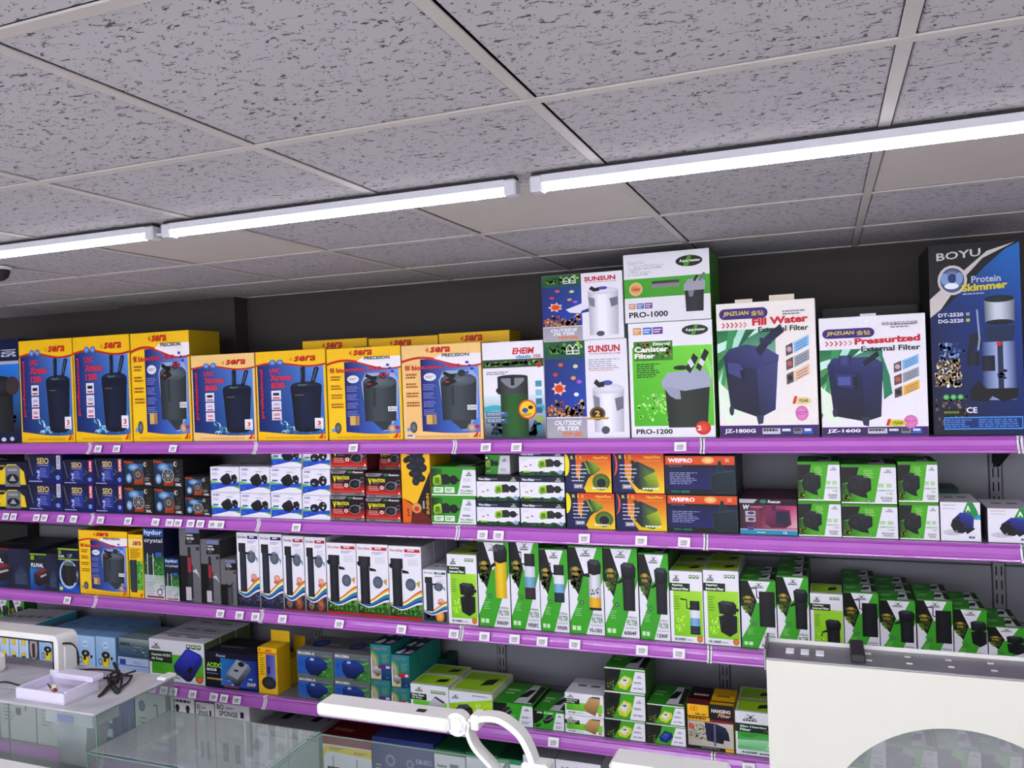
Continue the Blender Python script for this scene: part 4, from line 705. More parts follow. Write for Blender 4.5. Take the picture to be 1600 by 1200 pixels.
def intern(A, x0, y0, x1, y1, kind):
    """picture of a small internal filter"""
    w, h = x1-x0, y1-y0
    def head(t): A.g([(x0+.0*w, y1-.06*h), (x0+.25*w, y1), (x0+.85*w, y1-.02*h), (x1, y1-.12*h), (x1-.04*w, y1-t*h), (x0+.45*w, y1-(t+.04)*h), (x0+.06*w, y1-t*h)], ['26282d', '3c3f46', '33363c', '1a1b1f', '131417', '101114', '191a1e']); A.g([(x0+.1*w, y1-.07*h), (x0+.3*w, y1-.02*h), (x0+.82*w, y1-.04*h), (x0+.7*w, y1-.12*h)], '4a4d56')
    if kind in (0, 1, 6):                       # head over a straight body
        A.cyl(x0+.1*w, y0, x1-.08*w, y1-.3*h, *(('c8a81c', 'e8cc30') if kind == 1 else ('17181c', '2c2e34')), .03); head(.32); A.g([(x0+.1*w, y1-.33*h), (x0-.25*w, y1-.42*h), (x0-.22*w, y1-.46*h), (x0+.2*w, y1-.4*h)], '15161a')
    elif kind in (2, 3):                        # clear column with a spray bar
        A.cv([(x0-.95*w, y1+.02*h), (x0-.3*w, y1), (x0-.3*w, y1-.24*h), (x0+.1*w, y1-.26*h)], .035, '1c1c20', .6); A.cyl(x0, y1-.3*h, x1, y1-.02*h, '17171b', '35353c'); cs = [('3a2830', '4a3840'), ('6a90ac', '8ab4cc'), ('c0c4cc', 'd8dce2')] if kind == 2 else [('26303c', '34404e'), ('6a94b8', '8ab8d8'), ('d0d4dc', 'e4e6ec')]
        for k, c in enumerate(cs): A.cyl(x0, y0+h*(.02+.23*k), x1, y0+h*(.25+.23*k), *c)
        A.r(x0, y0, x1, y0+.03*h, '151518')
    elif kind == 4:                             # clear column, black head, yellow sponge
        A.cyl(x0+.08*w, y0+.03*h, x1-.05*w, y1-.28*h, 'a8aab0', 'e0e2e6'); A.cyl(x0+.1*w, y0+.05*h, x1-.08*w, y0+.25*h, 'c89a20', 'e8bc30'); A.sp(x0+.15*w, y0+.25*h, x1-.15*w, y0+.48*h, ['4a4854', '6a6874', '3a3844'], 14, .035, 3, .6); A.r(x0+.08*w, y0, x1-.05*w, y0+.05*h, '16171a'); head(.28); A.g([(x0+.1*w, y1-.28*h), (x0-.35*w, y1-.3*h), (x0-.35*w, y1-.34*h), (x0+.2*w, y1-.36*h)], '15161a')
    elif kind == 5:                             # wide black cartridge with pipe
        A.cyl(x0, y0, x1, y1, '17171a', '2a2a2f'); A.cv([(x0-.6*w, y1+.08*h), (x0-.15*w, y1+.08*h), (x0-.15*w, y1-.18*h), (x0+.1*w, y1-.2*h)], .035, '1c1c20', .6)
    elif kind == 7:                             # angled two-part filter
        A.g([(x0+.02*w, y0+.55*h), (x0+.12*w, y0+.12*h), (x0+.6*w, y0), (x1, y0+.14*h), (x1+.02*w, y0+.58*h), (x0+.6*w, y0+.66*h)], ['2a2c32', '1a1b20', '15161a', '202228', '2c2e35', '141519']); A.g([(x0+.58*w, y0), (x0+.58*w, y0+.46*h), (x0+.63*w, y0+.46*h), (x0+.63*w, y0)], '0f1013'); head(.36); A.e(x1+.02*w, y1-.24*h, .1*w, .05*h, '1a1b20')
def xlime(model, kind):
    A = Art(); A.r(0, 0, 1, 1, 'e9e8ee'); A.q(.1, .085, .985, .73, '86c81c', '94d42c', 'b0e048', 'a0d838'); A.sp(.12, .12, .5, .42, ['b8e85a', 'cdf07c', 'a4dc3c'], 40, .05, 3, .5); A.r(0, .72, .62, .83, '1d3a1f'); A.part('product_picture'); intern(A, *((.4, .12, .92, .6) if kind == 7 else ((.6, .12, .9, .6) if kind == 3 else (.45, .06, .93, .58))), kind); A.part('lettering'); emblem(A, .1, .85, .22, .1); icons(A, .6, .905, .32, .045, 3); A.t('Aquarium', .07, .78, .4, .82, 'eef4e8', .03); A.t('Internal Filter', .07, .735, .58, .77, 'eef4e8', .03); A.L(.13, .45, .33, .66, 6, '6a9a1c', 3, .35); A.t(model, .1, .025, .46, .06, '26262a', .03); A.L(.48, .03, .66, .05, 1, '8a8890'); A.e(.88, .06, .09, .045, 'c8701c', 'e8983a'); return A
def xgreen(model, kind, num='180'):
    A = Art(); A.r(0, 0, 1, 1, 'e7e6ed'); A.g([(0, 1), (.3, 1), (.5, .65), (.3, .42), (.22, .48), (0, .62)], '1c1f18'); A.sp(0, .48, .42, .78, ['3a5a20', '6a9a2c', '26361a', '8aa83a', '5a7a24', '4a3a20'], 46, .07, 3, .55); A.e(.2, .74, .1, .025, 'a88a3a', 'c8b060'); A.e(.22, .68, .09, .022, '8a7028', 'b89a48')
    A.g([(0, 1), (.22, 1), (.12, .84), (0, .78)], '141611'); A.g([(.84, 1), (1, 1), (1, .64), (.46, 0), (0, 0), (0, .14), (.3, .48), (.44, .68)], '4aac32'); A.g([(.46, 0), (1, 0), (1, .3), (.72, .3)], 'e7e6ed'); A.g([(0, .14), (0, .62), (.25, .36)], 'e7e6ed'); A.g([(.2, 1), (.86, 1), (.6, .72), (.48, .66)], 'e7e6ed'); A.r(0, .985, 1, 1, '3d9a2a')
    A.part('product_picture')
    bx = {0: (.52, .3, .98, .84), 1: (.5, .34, .95, .97), 2: (.5, .34, .86, .86), 3: (.5, .36, .86, .82), 4: (.55, .28, .95, .86), 5: (.52, .32, .96, .84), 6: (.5, .3, .95, .84), 7: (.5, .34, .98, .8)}[kind]; intern(A, *bx, kind)
    A.part('lettering'); emblem(A, .36, .88, .32, .09, '6a7068'); A.e(.36, .36, .06, .026, '1f3a2a', '8ab890'); A.L(.16, .2, .38, .3, 4, 'a4dc98', 3, .3); A.r(.06, .04, .17, .09, 'c8eebc'); A.r(.2, .04, .31, .09, 'c8eebc'); A.t('INTERNAL', .62, .215, .95, .24, '5a6a5a', .01); A.t('FILTER', .64, .14, .96, .2, '3f8a34', .02); A.t('AQUARIUM', .58, .095, .94, .12, '8a948a', .0); A.t(model, .55, .03, .92, .075, '2a2c2a', .03); return A
# --- fourth shelf
def colpump():
    A = Art(); A.q(0, 0, 1, 1, 'a8c4e0', 'b4d0ea', 'dce4f0', 'd0dcee'); A.part('product_picture'); A.g([(.25, .72), (.45, .98), (.6, .74), (.9, .66), (.6, .62), (.25, .62)], '17181e'); A.cyl(.28, .46, .68, .64, 'c8ac1c', 'e8d83a'); A.sep('product_picture'); A.cyl(.25, .06, .7, .2, '17181e', '2a2c34'); A.cyl(.28, .18, .68, .28, 'c8a81c', 'e8cc2a'); return A
def minibox():
    A = Art(); A.r(0, 0, 1, 1, '5a5a58'); A.e(.5, .5, .4, .35, 'b8b4b0', '8a8684'); A.part('product_picture'); A.cyl(.35, .2, .65, .65, '1c1a1c', '4a3038'); return A
def ypump():
    A = Art(); A.q(0, 0, 1, 1, '8ab0dc', '94bce4', 'b8d4f0', 'a8c8ea'); A.e(.5, .78, .16, .1, 'c8def4'); A.part('product_picture'); A.ring(.5, .36, .32, .28, .1, 'b0c4dc'); A.cyl(.3, .18, .7, .5, 'c8b41c', 'f0dc2a', .08); A.e(.5, .5, .22, .1, '15161c', '2c2e36'); A.e(.5, .5, .05, .03, 'd8d8dc'); A.e(.45, .36, .07, .06, '26262a'); A.ring(.22, .3, .09, .09, .3, '17181e'); A.e(.8, .42, .06, .05, '17181e'); A.part('lettering'); A.L(.4, .74, .62, .8, 1, '5a6a98', 3); return A
def tealbox():
    A = Art(); A.q(0, 0, 1, 1, '2a4a72', '3a5a80', '6a8090', '7a9298'); A.q(0, .6, 1, 1, '4a5f68', '50686c', 'b0bcb8', '98a8a8'); A.sp(.4, .1, 1, .6, ['8a988a', 'b8c0a8', '5a7080', '3a5068'], 30, .08, 3, .8); A.part('lettering'); A.t('MINI', .06, .62, .36, .78, '2a3438', .04); A.L(.5, .55, .8, .62, 1, 'a8b8c0', 3); return A
def lightbox():
    A = Art(); A.r(0, 0, 1, 1, 'b8c8e4'); A.r(0, .55, 1, .62, '6a8ac0'); A.q(0, 0, 1, .5, 'd0d8ec', 'c8d4ea', '98acd8', 'a8b8e0'); A.part('lettering'); A.r(.05, .62, .25, .9, '2a4a98'); A.L(.5, .68, .85, .85, 2, '8a9ac8', 2); A.L(.4, .1, .9, .4, 4, 'a8b8dc', 4, .4); return A
def acdc():
    A = Art(); A.r(0, 0, 1, 1, 'e9e7ef'); A.q(.04, .16, .98, .66, '4fae1c', '66c42a', '6ccc34', '58b824'); A.r(0, .44, .42, .72, '22301d'); A.part('product_picture'); A.g([(.44, .38), (.47, .46), (.67, .82), (.72, .84), (.93, .73), (.96, .66), (.95, .5), (.76, .07), (.71, .04), (.66, .05), (.46, .24)], ['22288a', '2a30a0', '3a44c8', '3a44c8', '3640b8', '2f38a8', '2a34a0', '14183a', '10142c', '12163a', '1c2274']); A.g([(.49, .42), (.69, .79), (.92, .68), (.72, .26)], ['3038a8', '4852d8', '404ac8', '2a3098']); A.g([(.68, .3), (.74, .42), (.8, .36), (.74, .22)], '12142a'); A.e(.9, .12, .07, .09, 'c86a1c', 'e8903a'); A.part('lettering'); emblem(A, .05, .76, .17, .16); icons(A, .68, .84, .28, .1, 3, '3f6a22'); A.t('Aquarium AC/DC', .04, .58, .4, .66, 'eef4e8', .03); A.t('Air Pump', .04, .48, .25, .56, 'eef4e8', .03); A.L(.07, .25, .3, .42, 4, '3a8a1c', 3, .3); A.t('AC902', .36, .08, .56, .13, '2a2a2e', .02); return A
def acdark():
    A = Art(); A.q(0, 0, 1, 1, '10101c', '1a2a78', '141a50', '15141c'); A.q(.3, .08, 1, .85, '4a80c8', '2a40a8', '1a2a88', '1c8ad0'); A.sp(.4, .08, 1, .4, ['3a60c8', '8ab0e8', 'c8dcf4', '2a48b0'], 60, .03, 5, 1.2); A.r(0, .85, 1, 1, '17163a'); A.part('product_picture'); A.g([(.4, .42), (.62, .86), (.84, .74), (.88, .6), (.66, .12), (.58, .1), (.42, .34)], ['8a8c98', 'b8bac4', 'a8aab6', '7a7c88', '16171c', '17181e', '5a5c68']); A.g([(.44, .42), (.63, .8), (.82, .7), (.62, .28)], 'b0b2bc'); A.e(.7, .73, .06, .07, '17181e'); A.e(.6, .54, .05, .035, '3a3c48'); A.part('lettering'); A.t('AC/DC', .03, .56, .32, .7, 'a8e04a', .045); A.L(.03, .44, .32, .52, 1, 'd8dce8', 2, .9); A.L(.03, .36, .28, .42, 1, '8a90b0', 3); A.L(.03, .2, .36, .26, 1, 'c8b83a', 4, .8); A.t('Resun', .22, .88, .4, .96, 'c8ccd8', .02, .2); A.t('PUMP', .8, .14, .97, .24, 'e8d0b0', .03, .2); A.L(.36, .03, .78, .07, 1, 'c85a3a', 2, .9); return A
def seraair():
    A = Art(); A.r(0, 0, 1, 1, 'f0c41c'); A.q(.42, .12, .92, .86, '5a60b8', '8a90d8', '7078c8', '4a4a98'); A.L(.1, .4, .38, .8, 8, '7a5a10', 3, .35); A.r(0, .87, 1, .9, 'd8701c'); A.part('product_picture'); A.e(.55, .24, .38, .14, '2c2c30', '4a4a50'); A.r(.5, .44, .62, .6, '2a2a58'); A.part('lettering'); A.t('sera', .4, .91, .72, .97, 'd0521c', .03, .2); A.t('air', .08, .82, .3, .86, 'a87a10', .02); A.e(.1, .95, .05, .015, '6a5210'); return A
def maxima(t):
    A = Art(); A.r(0, 0, 1, 1, '6f7478'); A.r(.02, .1, .52, .78, '2f6ab8'); A.q(.52, .0, 1, .8, '2f6a2c', '4a9a3a', '5f7a68', '3a5a4a'); A.sp(.6, .02, 1, .78, ['4aa838', '2f6a2a', '7ac858', '5a7a5a', '787e80'], 40, .05, 3, 1.2); A.part('product_picture'); A.g([(.22, .62), (.32, .76), (.62, .78), (.84, .6), (.82, .38), (.66, .2), (.6, .08), (.36, .08), (.24, .3)], ['1c2f78', '2a448c', '2c4a94', '24408a', '1a2c68', '152450', '101c40', '142250', '182a68']); A.g([(.24, .6), (.36, .76), (.6, .78), (.78, .58), (.5, .5)], '2a4690'); A.e(.42, .68, .06, .05, 'b8c4d8'); A.part('lettering'); A.t(t, .04, .84, .5 if len(t) > 6 else .44, .95, 'e4e6ec', .02); A.L(.05, .4, .2, .65, 4, '1c4a98', 3, .4); A.L(.72, .82, .95, .87, 1, '9aa0a4', 3); return A
def tealair(c, n):
    A = Art(); A.q(0, 0, 1, 1, '17306a', '1c3a74', '1a8a88', '1c7a80'); A.r(0, .42, 1, 1, '1a7a80', '1f8a8c'); A.e(.0, .5, .42, .32, '6a9a4a', 'a8a088'); A.e(0, .47, .3, .26, 'b8ac94', '9a9078'); A.r(0, .42, .0, .5, '1a7a80'); A.r(.0, 0, .5, .32, 'c8b890'); A.r(0, .02, .05, .62, 'dfe4e6'); A.part('product_picture'); A.g([(.05, .3), (.3, .37), (.5, .25), (.45, .13), (.3, .08), (.08, .2)], ['b8b4b8', 'd8d4d8', '9a969c', '17161a', '15141a', '2a282c']); A.r(.42, .31, .98, .43, c); A.part('lettering'); A.t(n, .74, .335, .94, .405, 'f0eef4', .04); A.t('Silent Air', .15, .85, .82, .93, 'b8607a', .02); A.L(.55, .48, .95, .75, 7, '8a9a6a', 3, .4); A.L(.75, .05, .92, .09, 1, '98a8c8', 2); return A
def xair(kind):
    A = Art()
    if kind == 0:
        A.r(0, 0, 1, 1, 'e6e5ec'); A.q(.06, .0, .96, .45, '5ab01f', '6ac42c', '84d440', '70c834'); A.r(0, .46, .42, .68, '22301d'); A.part('product_picture'); A.g([(.45, .3), (.62, .62), (.9, .45), (.85, .2), (.7, .02), (.5, .12)], ['b4b0bc', 'd0ccd8', 'c4c0cc', '9a96a2', '26242a', '6a6872']); A.g([(.62, .6), (.66, .64), (.9, .48), (.86, .42)], '5a2f5a'); A.part('lettering'); emblem(A, .12, .74, .22, .18); icons(A, .54, .73, .4, .1, 4); A.t('Ultra Silent', .03, .58, .36, .66, 'e6f0e0', .03); A.t('Air Pump', .03, .49, .3, .56, 'e6f0e0', .03)
    elif kind == 1:
        A.r(0, 0, 1, 1, 'a8d422'); A.q(0, 0, 1, .7, '98c81c', 'b4dc2c', 'bce034', 'a0cc20'); A.wave(0, 1, lambda u: .52+.28*u, lambda u: .99, 'e2e4ee'); A.sp(.55, .1, .95, .65, ['c8e85a', 'd8f080', 'b0dc30'], 36, .04, 3, 1.1); A.part('product_picture'); A.g([(.13, .25), (.22, .5), (.42, .56), (.54, .4), (.56, .15), (.4, .02), (.2, .1)], ['26262a', '5a5a62', '6a6a72', '3a3a40', '1c1c20', '101013', '17171a']); A.cv([(.2, .24), (.35, .3), (.5, .42)], .05, '0f0f12'); A.part('lettering'); emblem(A, .06, .7, .18, .17); A.L(.55, .84, .92, .92, 1, '8a92a0', 3); A.t('AIR', .6, .45, .75, .6, 'd8f08a', .02)
    else:
        A.r(0, 0, 1, 1, '3fa52a'); A.g([(0, 1), (.35, 1), (.32, .6), (.1, .3), (0, .25)], '1a1c17'); A.sp(0, 0, .28, .35, ['2a3a1a', '5a7a2a', '3a4a20'], 20, .06, 3, 1); A.g([(.62, 0), (1, 0), (1, .95), (.75, .95)], 'e4e3ea'); A.part('product_picture'); x = .12 if kind == 2 else .3; A.g([(x, .45), (x+.18, .8), (x+.3, .85), (x+.36, .6), (x+.2, .35), (x+.05, .3)], ['2a2a2e', '4a4a50', '3a3a40', '1a1a1e', '101013', '151518']); A.cv([(x+.06, .48), (x+.2, .55), (x+.32, .72)], .04, '8a8a92'); A.part('lettering'); emblem(A, .78, .72, .15, .14); A.t('AIR PUMP', .1, .84, .65, .95, 'c8eec0', .03) if kind == 3 else A.L(.4, .2, .6, .5, 5, 'a8dc9a', 3, .3); A.L(.72, .35, .92, .45, 1, 'a0a0a8', 3, .9); A.L(.72, .1, .94, .26, 2, '8a8a92', 4)
    return A
def bbair():
    A = Art(); A.r(0, 0, 1, 1, 'e8e7ed'); A.q(.03, .2, .97, .58, '5ab01f', '84d440', '94dc58', '70c834'); A.r(0, .5, .38, .74, '22301d'); A.part('product_picture'); A.g([(.48, .4), (.64, .88), (.92, .92), (.9, .6), (.78, .04), (.55, .2)], ['b08a58', 'c8a470', 'd0ac78', 'b89060', '8a6a40', 'a07c4c']); A.g([(.64, .86), (.72, .92), (.92, .92), (.9, .84)], '3a4438'); A.e(.9, .12, .05, .08, 'b8a070'); A.part('lettering'); emblem(A, .06, .78, .18, .16); A.t('Aquarium', .04, .63, .32, .71, 'eef4e8', .03); A.t('Air Pump', .04, .53, .26, .61, 'eef4e8', .03); A.t('AP-BB1', .07, .07, .28, .15, '2a2a2e', .03); A.L(.3, .08, .5, .13, 1, '8a8890', 3); A.L(.08, .3, .3, .46, 3, '4a9a24', 3, .3); return A
def apbox(c, l, txt):
    A = Art(); A.r(0, 0, 1, 1, '4fae2a'); A.g([(0, 1), (.42, 1), (.36, .55), (.2, .0), (0, 0)], '22251d'); A.sp(0, 0, .3, .5, ['3a4a20', '6a8a2c', '2a3218', '8a9a4a'], 30, .05, 3, 1.2); A.g([(.1, .95), (.4, .95), (.3, .6), (.12, .55)], '141512'); A.g([(.62, 0), (1, 0), (1, .9), (.76, .9)], 'e6e5ec'); A.r(0, .95, 1, 1, 'e0e4dc'); A.part('product_picture'); A.g([(.32, .35), (.48, .7), (.66, .62), (.68, .4), (.52, .08), (.36, .14)], c); A.g([(.36, .38), (.48, .62), (.62, .55), (.5, .22)], l); A.e(.5, .5, .05, .04, '5a7a30'); A.part('lettering'); emblem(A, .78, .62, .15, .15, '8a8a94'); A.L(.72, .36, .92, .46, 1, 'a8a8b0', 3, .9); A.t(txt, .7, .14, .93, .22, '4a4a50', .02); A.e(.46, .82, .035, .05, '2a3a2a', 'a8c8a8'); return A
def hang():
    A = Art(); A.r(0, 0, 1, 1, '1a1416'); A.r(.02, .72, .47, .97, 'eebc1c'); A.r(.02, .62, .49, .7, 'e8b41c'); A.r(.5, .6, .99, .67, '8a1f2a'); A.q(.02, .07, .98, .61, 'b0ac9c', 'c4c0b4', 'd0ccc0', 'b8b4a4'); A.sp(.02, .18, .48, .58, ['5a6a30', '8a9a50', '3a4a24', 'a8a078', '6a5a3a', 'b0a890'], 110, .03, 3, .8); A.e(.1, .48, .06, .06, 'b83a2c', 'e07a5a'); A.r(.8, .0, .98, .06, 'e8b41c'); A.part('product_picture'); A.g([(.38, .6), (.62, .59), (.82, .52), (.88, .4), (.9, .24), (.78, .25), (.76, .16), (.42, .2)], ['26264a', '343664', '2a2c54', '1f2044', '1a1b3a', '15162f', '15162f', '22244a']); A.r(.5, .25, .76, .42, '17183a'); A.r(.57, .1, .61, .58, '6a6c8a'); A.part('lettering'); A.t('HANGING', .53, .83, .93, .91, 'e0d4cc', .045); A.t('Filter', .66, .74, .94, .82, 'e0a890', .03, .25)
    for x in (.1, .17): A.cv([(x, .84), (x, .9), (x+.03, .93), (x+.06, .9), (x+.06, .84), (x, .84)], .012, 'c8501c')
    A.t('HBL-601', .18, .745, .42, .785, '3a2a10', .03); A.L(.04, .64, .44, .69, 1, '6a5010', 3, .8); A.L(.3, .02, .72, .05, 1, '8a8488', 3, .8); return A
def slim():
    A = Art(); A.r(0, 0, 1, 1, 'e6e6ea'); A.q(.05, .12, 1, .55, '6ac07a', '9ad8a4', '3fae3a', '3aa634'); A.r(0, .53, 1, .73, '173626'); A.wave(.05, 1, lambda u: .2, lambda u: .34+.05*u, '84cc90', 14, 'a8dcb0'); A.sp(.75, .12, 1, .35, ['c8ecd0', 'e0f4e4', '9ad8a4'], 26, .05, 3, .8); A.sp(.7, .54, 1, .66, ['5a7a3a', 'a85a38', '2a4a30'], 14, .04, 3, .8); A.part('lettering'); emblem(A, .2, .78, .4, .17); A.t('Slim Hanging', .12, .63, .8, .69, 'e8f0e8', .03); A.t('Filter', .12, .56, .4, .62, 'e8f0e8', .03); A.t('AQ500F', .14, .03, .55, .09, '1d3a4a', .045); A.L(.6, .035, .95, .07, 1, '2a4a5a', 3, .9); A.L(.15, .42, .6, .5, 2, '2a7a30', 3, .35); return A
# --- lowest shelf
def sponge(t=True):
    A = Art(); A.r(0, 0, 1, 1, 'dedce2'); A.part('product_picture')
    if t: A.part('lettering'); A.t('BIO', .06, .9, .26, .97, '2a2a2c', .02); A.t('SPONGE', .12, .815, .66, .885, '2a2a2c', .02); A.L(.32, .91, .56, .95, 1, '8a888c', 3); A.part('product_picture'); A.r(.74, .82, .84, .9, '232326'); A.cyl(.2, .2, .36, .45, '5a5a60', '8a8a90'); A.cyl(.55, .2, .7, .45, '5a5a60', '8a8a90')
    else:
        for x in (.28, .72): A.e(x, .86, .09, .045, '1d1d20'); A.r(x-.06, .78, x+.06, .85, '1d1d20')
        A.part('lettering'); A.L(.08, .92, .92, .975, 1, '3a3a3e', 3, .7); A.L(.05, .62, .12, .8, 2, '3a3a3e', 4)
    return A
def plainart(c, kind):
    A = Art(); A.r(0, 0, 1, 1, c)
    if kind == 'rod': A.part('product_picture'); A.e(.22, .8, .11, .08, '4a6a8a', '7a98b0'); A.cv([(.62, .82), (.72, .84), (.73, .5)], .04, '5a6470'); A.r(.45, .42, .6, .54, '3a4248'); A.part('lettering'); A.L(.12, .3, .4, .66, 6, '8a8a90', 3, .35)
    if kind == 'blue': A.q(.3, 0, .98, 1, '3a4a88', '5a6aa8', '6a7ab0', '4a5a98'); A.part('product_picture'); A.cyl(.35, .1, .65, .75, '2a3460', '5a6490'); A.cyl(.7, .1, .95, .7, '2a3460', '6a74a0'); A.part('lettering'); [A.r(.05, .75-.22*k, .24, .88-.22*k, 'c8ccd8') for k in range(4)]
    if kind == 'orange': A.g([(.0, .4), (.4, 1), (1, .8), (1, .35), (.6, .2)], 'd0582c'); A.r(0, 0, 1, .3, '5a3a68')
    if kind == 'red': A.r(0, .88, 1, 1, '8a1f2c'); A.r(.05, .0, 1, .8, 'e4e2ea'); A.g([(.02, .6), (.05, .78), (.12, .86), (1, .86), (1, .72), (.14, .76), (.08, .66), (.06, 0), (.02, 0)], 'e6d23a'); [(A.sep('product_picture'), A.cyl(x, .15, x+.24, .5, '2f3033', '4a4b50'), A.r(x+.11, .5, x+.125, .68, '6a6a6e')) for x in (.14, .6)]; A.part('lettering'); A.L(.2, .79, .5, .84, 2, '6a6018', 3); A.L(.66, .76, .95, .81, 2, '6a6018', 4); A.e(.48, .3, .06, .06, 'e6d83a'); A.e(.94, .26, .06, .06, 'e6d83a')
    if kind == 'clearblue': A.q(0, 0, 1, 1, '5a6480', '6a7490', '3a4684', '2a347a'); A.part('product_picture'); [A.cyl(x, .05, x+.2, .55, '3a4260', '7a84a0') for x in (.2, .55)]; A.ring(.3, .68, .08, .09, .4, '8a94b0'); A.ring(.62, .66, .06, .07, .4, '8a94b0'); A.part('lettering'); A.t('KM-8021', .72, .68, .97, .76, 'aab4cc', .02); A.L(.05, .4, .16, .62, 4, 'aab4cc', 3, .4)
    if kind == 'green': A.r(0, .93, 1, 1, '2f7a4a'); A.part('lettering'); A.t('Aquarium', .08, .72, .4, .78, '2a2a2e', .03); A.t('Power Filter', .08, .64, .5, .7, '2a2a2e', .03); A.L(.08, .54, .35, .62, 2, '9a98a0', 3); A.part('product_picture'); A.cyl(.66, .0, .78, .76, '6a5a98', '8a7ab8'); A.r(.5, .74, .78, .8, '8a8898')
    if kind == 'corner': A.r(0, .93, 1, 1, '3a9a6a'); A.part('lettering'); A.t('CORNER', .08, .66, .95, .78, '2f8a5a', .03); A.L(.1, .5, .8, .6, 2, '6aa888', 3)
    if kind == 'icons': A.part('lettering'); icons(A, .45, .82, .5, .1, 3); emblem(A, .05, .8, .3, .12)
    if kind == 'dark': A.sp(0, 0, 1, 1, ['1c2030', '101218', '262a38'], 20, .08, 3, 1)
    return A
# ------------------------------------------------------------------ the cartons on the shelves
def top_green():
    A = Art(); A.r(0, 0, 1, 1, '3f9a2c'); A.g([(.5, .05), (.95, .05), (.8, .95), (.62, .95)], 'd8d8dc'); A.g([(.5, .3), (.62, .7), (.8, .72), (.72, .35)], '1d1e22'); A.L(.08, .4, .42, .7, 2, 'a8dc9a', 3); A.r(.82, .1, .98, .9, '22251f'); return A
def top_white():
    A = Art(); A.r(0, 0, 1, 1, 'dcdbe1'); A.L(.2, .4, .45, .65, 1, '4a4a52', 3); A.L(.55, .4, .85, .65, 1, '4a4a52', 5); return A
def top_lime():
    A = Art(); A.r(0, 0, 1, 1, 'cfd8b8'); A.q(.05, .1, .95, .9, '9ac81c', 'b0d838', 'b0d838', '9ac81c'); A.g([(.55, .3), (.6, .6), (.85, .7), (.82, .4)], '26282c'); return A
def top_square():
    A = Art(); A.r(0, 0, 1, 1, 'a9a8ae'); A.g([(.35, .35), (.4, .62), (.62, .62), (.58, .35)], '1b1b1e'); A.r(.8, .45, .88, .55, '4a4a50'); return A
def top_red():
    A = Art(); A.r(0, 0, 1, 1, '7a1a20'); A.g([(.7, 1), (1, 1), (1, .5)], 'b8a020'); A.L(.1, .15, .5, .3, 1, 'b87a70', 3); return A
def top_hang():
    A = Art(); A.r(0, 0, .5, 1, '1c1618'); A.r(.5, 0, 1, 1, 'e8b81c'); A.r(0, 0, .5, .22, '8a1f2a'); A.L(.1, .4, .45, .62, 1, 'd8a890', 3); A.r(.5, .15, 1, .22, '2a1c10'); A.L(.6, .45, .9, .6, 1, '4a3810', 4); return A
def top_blue():
    A = Art(); A.q(0, 0, 1, 1, '9cc4ea', '94bce6', '6a9ad0', '74a4d8'); A.L(.3, .5, .7, .65, 1, '5a80b8', 3); return A
def top_grey():
    A = Art(); A.r(0, 0, 1, 1, '77797d'); A.e(.35, .5, .2, .25, '2a3f78', '5a74a8'); A.L(.6, .4, .9, .55, 1, 'b0b4b8', 3); return A
def top_teal():
    A = Art(); A.r(0, 0, 1, 1, '2a4a50'); A.g([(.05, .2), (.3, .8), (.55, .5), (.4, .1)], 'dfe2e4'); A.g([(.6, .2), (.7, .7), (.98, .6), (.9, .2)], 'c8c4d0'); A.r(.45, .1, .6, .9, '2a2a6a'); return A
def top_dark(): A = Art(); A.r(0, 0, 1, 1, '2c2a34'); A.L(.1, .3, .6, .5, 1, '6a6a78', 3); return A
TOPS = dict(green=top_green, white=top_white, lime=top_lime, square=top_square, red=top_red, hang=top_hang, blue=top_blue, grey=top_grey, teal=top_teal, dark=top_dark)
